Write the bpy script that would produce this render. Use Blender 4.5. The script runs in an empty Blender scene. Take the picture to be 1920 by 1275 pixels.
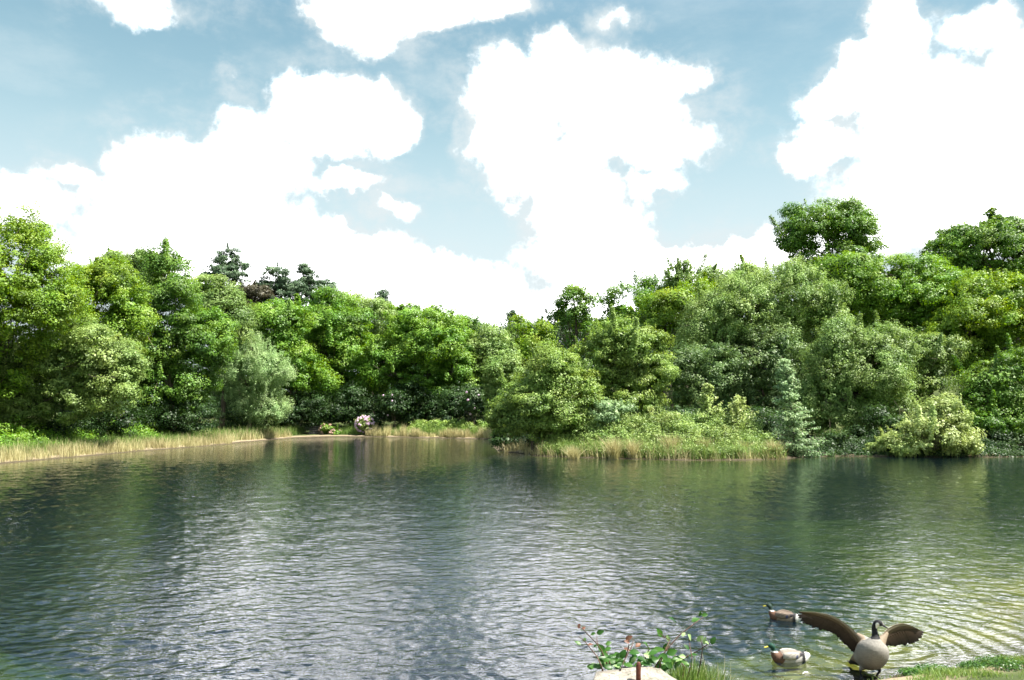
import bpy, bmesh, math, random
import numpy as np
from mathutils import Vector, Matrix

C = bpy.context.scene
col = C.collection
# ------------------------------------------------------------------ camera
CAM_H = 3.3
F = 1493.0                       # focal length in photo pixels (1920 wide)
PITCH = math.atan((770 - 637.5) / F)
cam = bpy.data.cameras.new('camera')
cam.sensor_width = 36.0
cam.lens = 36.0 * F / 1920.0
cam.clip_start = 0.05
cam.clip_end = 6000
co = bpy.data.objects.new('camera', cam)
col.objects.link(co)
co.location = (0, 0, CAM_H)
co.rotation_euler = (math.pi / 2 + PITCH, 0, 0)
C.camera = co

# ------------------------------------------------------------------ light
SUN = Vector((0.48, -0.14, 0.86)).normalized()       # towards the sun
SUN_EL = math.asin(SUN.z)
SUN_AZ = math.atan2(SUN.x, SUN.y)                    # from +Y, clockwise
sl = bpy.data.lights.new('sun', 'SUN')
sl.energy = 5.0
sl.angle = math.radians(0.5)
sl.color = (1.0, 0.955, 0.87)
so = bpy.data.objects.new('sun', sl)
col.objects.link(so)
so.rotation_euler = (-SUN).to_track_quat('-Z', 'Y').to_euler()
so.location = (0, 0, 60)

C.view_settings.view_transform = 'Standard'
C.view_settings.look = 'None'
C.view_settings.exposure = 1.7
C.view_settings.gamma = 1.0
C.render.engine = 'CYCLES'
cy = C.cycles
cy.max_bounces = 8
cy.diffuse_bounces = 3
cy.glossy_bounces = 3
cy.transmission_bounces = 4
cy.transparent_max_bounces = 12
cy.volume_bounces = 0
cy.use_denoising = True
cy.sample_clamp_indirect = 4.0
cy.caustics_reflective = False
cy.caustics_refractive = False


def cdir(px, py):
    """unit world direction of a photo pixel"""
    x = (px - 960) / F
    y = (637.5 - py) / F
    c, s = math.cos(PITCH), math.sin(PITCH)
    return Vector((x, c - y * s, s + y * c)).normalized()


def at(px, py, Y):
    d = cdir(px, py)
    return Vector((0, 0, CAM_H)) + d * (Y / d.y)


def ground(px, py, z=0.0):
    d = cdir(px, py)
    return Vector((0, 0, CAM_H)) + d * ((z - CAM_H) / d.z)


# ------------------------------------------------------------------ node helpers
class NT:
    def __init__(s, nt):
        s.nt = nt
        nt.nodes.clear()

    def n(s, t, **kw):
        nd = s.nt.nodes.new(t)
        for k, v in kw.items():
            setattr(nd, k, v)
        return nd

    def put(s, sock, v):
        if isinstance(v, bpy.types.NodeSocket):
            s.nt.links.new(v, sock)
        else:
            sock.default_value = v

    def m(s, op, a, b=0.0, c=0.0, clamp=False):
        nd = s.n('ShaderNodeMath', operation=op)
        nd.use_clamp = clamp
        s.put(nd.inputs[0], a)
        s.put(nd.inputs[1], b)
        s.put(nd.inputs[2], c)
        return nd.outputs[0]

    def v(s, op, a, b=(0, 0, 0), scale=None):
        nd = s.n('ShaderNodeVectorMath', operation=op)
        s.put(nd.inputs[0], a)
        s.put(nd.inputs[1], b)
        if scale is not None:
            s.put(nd.inputs['Scale'], scale)
        return nd.outputs['Value'] if op in ('LENGTH', 'DOT_PRODUCT', 'DISTANCE') else nd.outputs[0]

    def noise(s, vec, scale, detail=4, rough=0.5, dist=0.0, out=0, dims='3D'):
        nd = s.n('ShaderNodeTexNoise', noise_dimensions=dims)
        if vec is not None:
            s.put(nd.inputs['Vector'], vec)
        nd.inputs['Scale'].default_value = scale
        nd.inputs['Detail'].default_value = detail
        nd.inputs['Roughness'].default_value = rough
        nd.inputs['Distortion'].default_value = dist
        return nd.outputs[out]

    def mix(s, f, a, b):
        nd = s.n('ShaderNodeMix', data_type='RGBA')
        s.put(nd.inputs[0], f)
        s.put(nd.inputs[6], a)
        s.put(nd.inputs[7], b)
        return nd.outputs[2]

    def ramp(s, f, stops, interp='LINEAR'):
        nd = s.n('ShaderNodeValToRGB')
        s.put(nd.inputs[0], f)
        cr = nd.color_ramp
        cr.interpolation = interp
        while len(cr.elements) < len(stops):
            cr.elements.new(0.5)
        for e, (p, c) in zip(cr.elements, stops):
            e.position = p
            e.color = (*c, 1) if len(c) == 3 else c
        return nd.outputs[0]

    def smooth(s, v, lo, hi, a=0.0, b=1.0):
        nd = s.n('ShaderNodeMapRange', interpolation_type='SMOOTHSTEP')
        s.put(nd.inputs[0], v)
        nd.inputs[1].default_value = lo
        nd.inputs[2].default_value = hi
        nd.inputs[3].default_value = a
        nd.inputs[4].default_value = b
        return nd.outputs[0]

    def xyz(s, v):
        nd = s.n('ShaderNodeSeparateXYZ')
        s.put(nd.inputs[0], v)
        return nd.outputs

    def comb(s, x, y, z):
        nd = s.n('ShaderNodeCombineXYZ')
        for i, q in enumerate((x, y, z)):
            s.put(nd.inputs[i], q)
        return nd.outputs[0]


def make_world():
    w = bpy.data.worlds.new('World')
    C.world = w
    w.use_nodes = True
    T = NT(w.node_tree)
    sky = T.n('ShaderNodeTexSky', sky_type='NISHITA')
    sky.sun_disc = False
    sky.sun_elevation = SUN_EL
    sky.sun_rotation = SUN_AZ
    sky.air_density = 1.0
    sky.dust_density = 1.6
    sky.ozone_density = 1.0
    tc = T.n('ShaderNodeTexCoord').outputs['Generated']
    d = T.v('NORMALIZE', tc)
    x, y, z = T.xyz(d)
    az = T.m('ARCTAN2', x, y)
    el = T.m('ARCSINE', z)
    # ragged edge: offsets of the direction from noise at three sizes
    n1 = T.noise(d, 5.0, 5, 0.6, out=1)
    n2 = T.noise(d, 16.0, 6, 0.65, out=1)
    o1 = T.v('SCALE', T.v('SUBTRACT', n1, (.5, .5, .5)), scale=0.11)
    o2 = T.v('SCALE', T.v('SUBTRACT', n2, (.5, .5, .5)), scale=0.055)
    p = T.v('ADD', T.comb(az, el, 0.0), T.v('ADD', o1, o2))
    p = T.v('MULTIPLY', p, (1, 1, 0))
    blobs = [
        # x, y, rx, ry (photo pixels), strength
        (360, 340, 150, 90, 1), (265, 320, 80, 75, 1), (450, 310, 120, 75, 1), (640, 235, 140, 75, 1),
        (570, 215, 70, 55, 1), (720, 250, 70, 50, 1), (250, 410, 120, 60, 1), (400, 415, 175, 72, 1), (330, 480, 170, 40, .9),
        (660, 362, 90, 28, .6), (735, 405, 56, 30, .55), (640, 470, 90, 50, .9), (560, 520, 240, 56, 1), (640, 470, 130, 40, .9),
        (960, 230, 95, 115, 1), (1075, 145, 62, 70, 1), (1150, 210, 120, 110, 1), (1290, 150, 72, 44, .62),
        (1000, 330, 115, 70, 1), (1090, 400, 120, 70, 1), (1130, 470, 150, 75, 1), (1300, 470, 160, 52, 1),
        (1215, 270, 140, 55, .62), (830, 550, 260, 52, .95), (1000, 565, 400, 50, .95), (1215, 350, 60, 26, .45),
        (690, 40, 95, 66, 1), (790, 25, 120, 50, .95), (930, 15, 120, 36, .8), (620, 5, 70, 40, .9),
        (285, 0, 100, 34, .42), (425, 155, 36, 16, .2), (1170, 40, 60, 30, .34),
        (1690, 40, 52, 75, .95), (1640, 140, 80, 52, 1), (1600, 185, 100, 50, 1), (1535, 280, 72, 46, .95),
        (1740, 240, 130, 100, 1), (1870, 220, 120, 90, 1), (1840, 50, 66, 42, .6), (1905, 130, 60, 70, .95),
        (1790, 350, 180, 80, 1), (1430, 450, 110, 34, .8), (1750, 430, 300, 60, .9),
        (5, 375, 62, 42, .9), (110, 340, 60, 30, .5), (120, 460, 90, 36, .5),
    ]
    acc = None
    for bx, by, rx, ry, st in blobs:
        dd = cdir(bx, by)
        a0, e0 = math.atan2(dd.x, dd.y), math.asin(dd.z)
        k = F * 1.0
        q = T.v('SUBTRACT', p, (a0, e0, 0))
        q = T.v('MULTIPLY', q, (k / (rx * 1.20), k / (ry * 1.20), 0))
        L = T.v('LENGTH', q)
        val = T.m('MULTIPLY_ADD', L, -st, st)        # st*(1-L)
        acc = val if acc is None else T.m('SMOOTH_MAX', acc, val, 0.12)
    # clouds beyond the picture: plain noise, faded in above and to the sides
    hp = T.v('MULTIPLY', d, (1, 1, 1.6))
    nb = T.noise(hp, 2.6, 7, 0.58)
    far = T.m('MULTIPLY', T.m('SUBTRACT', nb, 0.525), 3.0)
    out_el = T.smooth(el, 0.48, 0.62)
    aab = T.m('ABSOLUTE', az)
    out_az = T.smooth(aab, 0.60, 0.80)
    outside = T.m('MAXIMUM', out_el, out_az)
    far = T.m('SUBTRACT', far, T.m('MULTIPLY', T.m('SUBTRACT', 1.0, outside), 3.0))
    acc = T.m('MAXIMUM', acc, far)
    fine = T.noise(d, 38.0, 6, 0.65)
    acc = T.m('ADD', acc, T.m('MULTIPLY', T.m('SUBTRACT', fine, 0.5), 0.42))
    wisp = T.noise(T.v('ADD', T.v('MULTIPLY', d, (1, 1, 1.7)), (4, 2, 0)), 9.0, 8, .62)
    fringe = T.m('MULTIPLY', T.smooth(acc, -.62, .05), T.smooth(wisp, .44, .70))
    fringe = T.m('MULTIPLY', fringe, .75)
    mask = T.m('MAXIMUM', T.smooth(acc, -0.05, 0.36), fringe)
    bil = T.noise(T.v('ADD', d, (2, 5, 1)), 13.0, 8, .6)
    core = T.smooth(T.m('ADD', acc, T.m('MULTIPLY', T.m('SUBTRACT', bil, .54), 1.3)), 0.02, 0.55)
    # thin veil
    veil = T.m('MULTIPLY', T.smooth(T.noise(T.v('MULTIPLY', d, (1, 1, 2.4)), 4.0, 7, 0.62), 0.42, 0.72), 0.34)
    hz = T.smooth(el, 0.08, 0.40, 0.97, 0.0)         # pale air low down
    veil = T.m('MAXIMUM', veil, hz)
    blue = T.n('ShaderNodeHueSaturation')
    blue.inputs['Hue'].default_value = 0.455
    blue.inputs['Saturation'].default_value = 0.80
    blue.inputs['Value'].default_value = 0.80
    T.put(blue.inputs['Color'], sky.outputs[0])
    grad = T.ramp(T.m('DIVIDE', el, 1.57), [(0.0, (.21, .26, .268)), (.10, (.165, .225, .238)), (.20, (.125, .190, .212)), (.29, (.068, .128, .165)), (.42, (.045, .112, .190)), (1.0, (.030, .090, .190))])
    grad = T.v('SCALE', grad, scale=10.0)
    clear_ = T.mix(0.68, blue.outputs[0], grad)
    base = T.mix(veil, clear_, (2.55, 2.90, 2.98, 1))
    cloud = T.mix(core, (2.45, 2.72, 2.80, 1), (14.0, 14.1, 14.2, 1))
    c = T.mix(mask, base, cloud)
    bg = T.n('ShaderNodeBackground')
    T.put(bg.inputs[0], c)
    bg.inputs[1].default_value = 0.10
    out = T.n('ShaderNodeOutputWorld')
    T.nt.links.new(bg.outputs[0], out.inputs[0])
    w.cycles.sampling_method = 'MANUAL'
    w.cycles.sample_map_resolution = 512


make_world()


# ------------------------------------------------------------------ object helpers
def tag(o, label=None, cat=None, group=None, kind=None):
    if label: o['label'] = label
    if cat: o['category'] = cat
    if group: o['group'] = group
    if kind: o['kind'] = kind
    return o


def empty(name, loc, label, cat, group=None, rz=0.0):
    o = bpy.data.objects.new(name, None)
    o.empty_display_size = 0.3
    o.location = loc
    o.rotation_euler = (0, 0, rz)
    col.objects.link(o)
    return tag(o, label, cat, group)


def mesh_np(name, V, faces_flat, nper, mat, parent=None, attrs=None, smooth=False, loc=(0, 0, 0)):
    """V (n,3); faces_flat int array; nper verts per face (int)"""
    me = bpy.data.meshes.new(name)
    V = np.asarray(V, dtype=np.float32)
    ff = np.asarray(faces_flat, dtype=np.int32).ravel()
    nf = len(ff) // nper
    me.vertices.add(len(V))
    me.vertices.foreach_set('co', V.ravel())
    me.loops.add(len(ff))
    me.loops.foreach_set('vertex_index', ff)
    me.polygons.add(nf)
    me.polygons.foreach_set('loop_start', np.arange(0, nf * nper, nper, dtype=np.int32))
    me.polygons.foreach_set('loop_total', np.full(nf, nper, dtype=np.int32))
    if smooth:
        me.polygons.foreach_set('use_smooth', np.ones(nf, dtype=bool))
    me.update(calc_edges=True)
    if attrs:
        for k, a in attrs.items():
            at_ = me.attributes.new(k, 'FLOAT', 'FACE')
            at_.data.foreach_set('value', np.asarray(a, dtype=np.float32))
    me.materials.append(mat)
    o = bpy.data.objects.new(name, me)
    col.objects.link(o)
    o.location = loc
    if parent:
        o.parent = parent
    return o


def mesh_py(name, verts, faces, mats, parent=None, smooth=False, loc=(0, 0, 0), mi=None):
    me = bpy.data.meshes.new(name)
    me.from_pydata([tuple(v) for v in verts], [], faces)
    for m_ in (mats if isinstance(mats, (list, tuple)) else [mats]):
        me.materials.append(m_)
    if mi:
        for p_, i in zip(me.polygons, mi):
            p_.material_index = i
    if smooth:
        for p_ in me.polygons:
            p_.use_smooth = True
    me.update()
    o = bpy.data.objects.new(name, me)
    col.objects.link(o)
    o.location = loc
    if parent:
        o.parent = parent
    return o


# ------------------------------------------------------------------ materials
def newmat(name):
    m_ = bpy.data.materials.new(name)
    m_.use_nodes = True
    return m_, NT(m_.node_tree)


def leaf_mat(name, dark, mid, light, trans=0.32, rough=0.5, accent=None):
    m_, T = newmat(name)
    a = T.n('ShaderNodeAttribute', attribute_name='tone').outputs['Fac']
    stops = [(0.0, dark), (0.5, mid), (1.0, light)]
    c = T.ramp(a, stops)
    geo = T.n('ShaderNodeNewGeometry').outputs['Position']
    big = T.noise(geo, 0.35, 3, 0.5)
    hs = T.n('ShaderNodeHueSaturation')
    T.put(hs.inputs['Color'], c)
    T.put(hs.inputs['Hue'], T.m('MULTIPLY_ADD', big, 0.05, 0.475))
    T.put(hs.inputs['Value'], T.m('MULTIPLY_ADD', big, 0.7, 0.86))
    hs.inputs['Saturation'].default_value = 1.0
    c = hs.outputs[0]
    p = T.n('ShaderNodeBsdfPrincipled')
    T.put(p.inputs['Base Color'], c)
    p.inputs['Roughness'].default_value = rough
    p.inputs['Specular IOR Level'].default_value = 0.35
    tr = T.n('ShaderNodeBsdfTranslucent')
    hs2 = T.n('ShaderNodeHueSaturation')
    T.put(hs2.inputs['Color'], c)
    hs2.inputs['Hue'].default_value = 0.485
    hs2.inputs['Value'].default_value = 1.5
    hs2.inputs['Saturation'].default_value = 1.1
    T.put(tr.inputs[0], hs2.outputs[0])
    mx = T.n('ShaderNodeMixShader')
    mx.inputs[0].default_value = trans
    T.nt.links.new(p.outputs[0], mx.inputs[1])
    T.nt.links.new(tr.outputs[0], mx.inputs[2])
    o = T.n('ShaderNodeOutputMaterial')
    T.nt.links.new(mx.outputs[0], o.inputs[0])
    return m_


def simple_mat(name, c1, c2, scale=8, rough=0.8, bump=0.0, detail=5, spec=0.3, metallic=0.0, stretch=(1, 1, 1)):
    m_, T = newmat(name)
    tc = T.n('ShaderNodeTexCoord').outputs['Object']
    v = T.v('MULTIPLY', tc, stretch)
    n = T.noise(v, scale, detail, 0.6)
    f = T.smooth(n, 0.3, 0.7)
    c = T.mix(f, (*c1, 1), (*c2, 1))
    p = T.n('ShaderNodeBsdfPrincipled')
    T.put(p.inputs['Base Color'], c)
    p.inputs['Roughness'].default_value = rough
    p.inputs['Specular IOR Level'].default_value = spec
    p.inputs['Metallic'].default_value = metallic
    if bump:
        b = T.n('ShaderNodeBump')
        b.inputs['Strength'].default_value = 1.0
        b.inputs['Distance'].default_value = bump
        T.put(b.inputs['Height'], n)
        T.nt.links.new(b.outputs[0], p.inputs['Normal'])
    o = T.n('ShaderNodeOutputMaterial')
    T.nt.links.new(p.outputs[0], o.inputs[0])
    return m_


M = {
    # name: dark, mid, light leaf colours
    'oak': leaf_mat('oak_leaves', (.032, .085, .010), (.085, .175, .020), (.165, .260, .036)),
    'oak_yellow': leaf_mat('yellow_green_leaves', (.050, .105, .008), (.125, .220, .016), (.225, .310, .032)),
    'bright': leaf_mat('bright_green_leaves', (.038, .100, .008), (.100, .205, .018), (.185, .290, .036)),
    'pale': leaf_mat('pale_green_leaves', (.065, .120, .028), (.150, .225, .055), (.250, .330, .095)),
    'willow': leaf_mat('grey_green_leaves', (.068, .120, .028), (.150, .235, .058), (.255, .345, .110)),
    'silver': leaf_mat('silvery_leaves', (.100, .165, .060), (.200, .300, .115), (.310, .400, .190)),
    'dark': leaf_mat('dark_shaded_leaves', (.010, .030, .008), (.026, .060, .014), (.055, .105, .026)),  # dark evergreen green, with shade under the trees put into the colour
    'pine': leaf_mat('pine_needles', (.028, .055, .026), (.060, .105, .048), (.105, .160, .080), trans=.12),
    'brownish': leaf_mat('brownish_leaves', (.030, .030, .018), (.060, .055, .030), (.100, .085, .045)),
    'lime': leaf_mat('lime_leaves', (.120, .180, .045), (.250, .325, .100), (.400, .465, .200)),
    'shade': leaf_mat('shaded_willow_leaves', (.036, .075, .022), (.085, .145, .042), (.160, .230, .080)),  # willow leaves again, darkened so the colour carries the shade of the recess
    'soft': leaf_mat('soft_green_leaves', (.060, .115, .020), (.145, .225, .042), (.250, .335, .080)),
    'mint': leaf_mat('mint_leaves', (.085, .150, .070), (.190, .285, .130), (.300, .390, .200)),
    'straw': leaf_mat('straw_blades', (.160, .150, .060), (.330, .300, .145), (.500, .460, .260), trans=.25),
    'greenblade': leaf_mat('green_blades', (.050, .095, .020), (.110, .180, .040), (.190, .260, .070)),
    'bramble': leaf_mat('bramble_leaves', (.010, .040, .007), (.028, .088, .011), (.070, .150, .024), rough=.4),
    'redleaf': leaf_mat('young_red_leaves', (.090, .040, .025), (.170, .080, .045), (.250, .160, .090)),
    'pink': leaf_mat('pink_petals', (.45, .26, .40), (.62, .45, .58), (.78, .70, .76), trans=.2),
    'dryfern': leaf_mat('faded_blossom', (.30, .20, .15), (.45, .33, .26), (.62, .52, .42)),
    'bark': simple_mat('bark', (.055, .042, .030), (.14, .115, .085), 6, .9, .03, stretch=(1, 1, .25)),
    'palebark': simple_mat('pale_bark', (.14, .115, .08), (.30, .26, .19), 5, .9, .03, stretch=(1, 1, .25)),
    'stone': simple_mat('pale_stone', (.19, .17, .14), (.42, .39, .34), 14, .9, .012),
    'stone2': None,
    'rust': simple_mat('rusty_iron', (.05, .016, .010), (.13, .045, .028), 40, .65, .002, metallic=.3),
    'greywood': simple_mat('weathered_wood', (.16, .15, .14), (.34, .32, .30), 9, .85, .01, stretch=(.3, 1, 1)),
    'stem': simple_mat('bramble_stem', (.055, .030, .020), (.12, .070, .040), 60, .6),
}

def stone_mat():
    m_, T = newmat('lichened_stone')
    tc = T.n('ShaderNodeTexCoord').outputs['Object']
    n1 = T.noise(tc, 5, 8, .7)
    n2 = T.noise(tc, 42, 5, .7)
    n3 = T.noise(T.v('ADD', tc, (3, 1, 2)), 11, 6, .65)
    c = T.mix(T.smooth(n1, .35, .65), (.20, .175, .14, 1), (.40, .37, .31, 1))
    c = T.mix(T.smooth(n2, .52, .66), c, (.11, .10, .08, 1))
    c = T.mix(T.smooth(n3, .58, .66), c, (.09, .10, .06, 1))
    p = T.n('ShaderNodeBsdfPrincipled')
    T.put(p.inputs['Base Color'], c)
    p.inputs['Roughness'].default_value = .95
    b = T.n('ShaderNodeBump')
    b.inputs['Distance'].default_value = .02
    T.put(b.inputs['Height'], T.m('ADD', n2, T.m('MULTIPLY', n1, 1.5)))
    T.nt.links.new(b.outputs[0], p.inputs['Normal'])
    o = T.n('ShaderNodeOutputMaterial')
    T.nt.links.new(p.outputs[0], o.inputs[0])
    return m_


M['stone2'] = stone_mat()

# ------------------------------------------------------------------ terrain and pond
pond_pts = [(-48, 38), (-52, 24), (-36, 10), (-14, 8.0), (-5, 8.0), (0.5, 8.2), (2.9, 8.6), (3.5, 9.75), (4.4, 10.15),
            (5.3, 10.45), (6.3, 10.85), (7.6, 11.05), (10, 11.4), (20, 13.5), (40, 22), (54, 40), (50, 60)]
for px, py in [(1930, 856), (1850, 857), (1700, 857), (1600, 855.5), (1505, 856), (1482, 861), (1400, 862.5), (1300, 863),
               (1200, 861), (1110, 858.5), (1010, 855), (965, 850), (935, 845), (922, 838)]:
    g = ground(px, py)
    pond_pts.append((g.x, g.y))
for px, Y in [(930, 82), (950, 92), (965, 99)]:
    g = at(px, 800, Y)
    pond_pts.append((g.x, g.y))
for px, py in [(925, 824), (860, 822), (760, 820), (680, 818.8), (620, 818.5), (560, 820.5), (500, 826), (460, 829),
               (440, 832), (370, 838), (300, 843), (240, 848), (200, 852), (120, 859), (60, 864), (0, 870), (-60, 878)]:
    g = ground(px, py)
    pond_pts.append((g.x, g.y))
PP = np.array(pond_pts)


def sdist(X, Y):
    """signed distance to the pond outline, positive on land"""
    X = np.asarray(X, float)
    Y = np.asarray(Y, float)
    best = np.full(X.shape, 1e9)
    inside = np.zeros(X.shape, bool)
    n = len(PP)
    for i in range(n):
        x0, y0 = PP[i]
        x1, y1 = PP[(i + 1) % n]
        dx, dy = x1 - x0, y1 - y0
        t = np.clip(((X - x0) * dx + (Y - y0) * dy) / (dx * dx + dy * dy), 0, 1)
        best = np.minimum(best, np.hypot(X - x0 - t * dx, Y - y0 - t * dy))
        cond = ((y0 > Y) != (y1 > Y)) & (X < (x1 - x0) * (Y - y0) / ((y1 - y0) if y1 != y0 else 1e-9) + x0)
        inside ^= cond
    return np.where(inside, -best, best)


def sm(t):
    t = np.clip(t, 0, 1)
    return t * t * (3 - 2 * t)


def height(X, Y):
    X = np.asarray(X, float)
    Y = np.asarray(Y, float)
    s = sdist(X, Y)
    wob = 0.06 * np.sin(X * 1.7 + 0.6 * Y) * np.sin(Y * 1.3) + 0.05 * np.sin(X * 4.1) * np.sin(Y * 3.7 + 1)
    s = s + np.where(Y > 22, .28 * np.sin(X * 2.3 + Y) * np.sin(Y * 1.9 + X * .8) + .14 * np.sin(X * 6.1) * np.sin(Y * 5.3), .05 * np.sin(X * 7 + 1) * np.sin(Y * 6))
    near = sm((24 - Y) / 8)
    # far and side banks
    land_far = 0.22 * sm(s / 1.5) + 0.10 * np.clip(s - 3, 0, 12) * .6 + wob * sm(s / 2)
    hill = 9.0 * sm((s - 14) / 60) * sm((X + 12) / 50 + 0.35) + 6.0 * sm((s - 9) / 45)
    land_far = land_far + hill
    # near bank (the photographer's side)
    land_near = 0.10 * sm(s / .35) + 0.19 * np.clip(s - .3, 0, 30) * .95
    land_near = np.minimum(land_near, 1.7 + .02 * s) + 0.4 * wob * sm(s / 2)
    # raised lip carrying the stone
    lip = 0.45 * np.exp(-(((X - 1.1) / .9) ** 2 + ((Y - 6.9) / .7) ** 2))
    land_near = land_near + lip
    land = near * land_near + (1 - near) * land_far
    deep = 0.14 * np.clip(-s, 0, 2) + 0.35 * np.clip(-s - 2, 0, 9)
    shallow = sm((X - 2.5) / 6) * sm((42 - Y) / 16)           # shallow flat at right
    shallow = np.maximum(shallow, sm((-X - 4.5) / 5.0) * sm((18 - Y) / 7))
    deep = deep * (1 - 0.90 * shallow)
    return np.where(s > 0, land, -deep + wob * .35 * sm(-s / 2))


def gz(x, y):
    return float(height(np.array([x]), np.array([y]))[0])


def build_terrain():
    nx, ny = 420, 420
    u = np.linspace(-1, 1, nx)
    X1 = 2.5 + 1500 * np.sinh(6.6 * u) / np.sinh(6.6)
    v = np.linspace(-0.72, 1, ny)
    Y1 = 12 + 1500 * np.sinh(6.6 * v) / np.sinh(6.6)
    X, Y = np.meshgrid(X1, Y1)
    Z = height(X, Y)
    V = np.stack([X.ravel(), Y.ravel(), Z.ravel()], 1)
    idx = np.arange(nx * ny).reshape(ny, nx)
    Fc = np.stack([idx[:-1, :-1], idx[:-1, 1:], idx[1:, 1:], idx[1:, :-1]], -1).reshape(-1, 4)
    m_, T = newmat('ground')
    pos = T.n('ShaderNodeNewGeometry').outputs['Position']
    z = T.xyz(pos)[2]
    n1 = T.noise(pos, 0.9, 6, .6)
    n2 = T.noise(pos, 9.0, 5, .65)
    grass = T.mix(T.smooth(n1, .35, .65), (.035, .050, .018, 1), (.075, .095, .030, 1))
    soil = T.mix(n2, (.15, .115, .075, 1), (.34, .28, .19, 1))
    bed = T.mix(T.smooth(T.noise(pos, 1.6, 5, .65), .35, .65), (.085, .085, .014, 1), (.25, .225, .050, 1))
    zz = T.m('ADD', z, T.m('MULTIPLY', T.m('SUBTRACT', n1, .5), .10))
    wet = T.mix(n2, (.035, .028, .018, 1), (.10, .08, .05, 1))
    soil = T.mix(T.smooth(zz, .03, .10), wet, soil)
    c = T.mix(T.smooth(zz, .13, .22), soil, grass)
    c = T.mix(T.smooth(z, -.06, .0), bed, c)
    p = T.n('ShaderNodeBsdfPrincipled')
    T.put(p.inputs['Base Color'], c)
    p.inputs['Roughness'].default_value = .95
    p.inputs['Specular IOR Level'].default_value = .15
    b = T.n('ShaderNodeBump')
    b.inputs['Distance'].default_value = .03
    T.put(b.inputs['Height'], n2)
    T.nt.links.new(b.outputs[0], p.inputs['Normal'])
    o = T.n('ShaderNodeOutputMaterial')
    T.nt.links.new(p.outputs[0], o.inputs[0])
    tag(mesh_np('ground', V, Fc, 4, m_, smooth=True), kind='structure')


build_terrain()

GOOSE_FEET = ground(1628, 1262)
DUCK_A = ground(1478, 1239)
DUCK_B = ground(1468, 1162)


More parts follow.
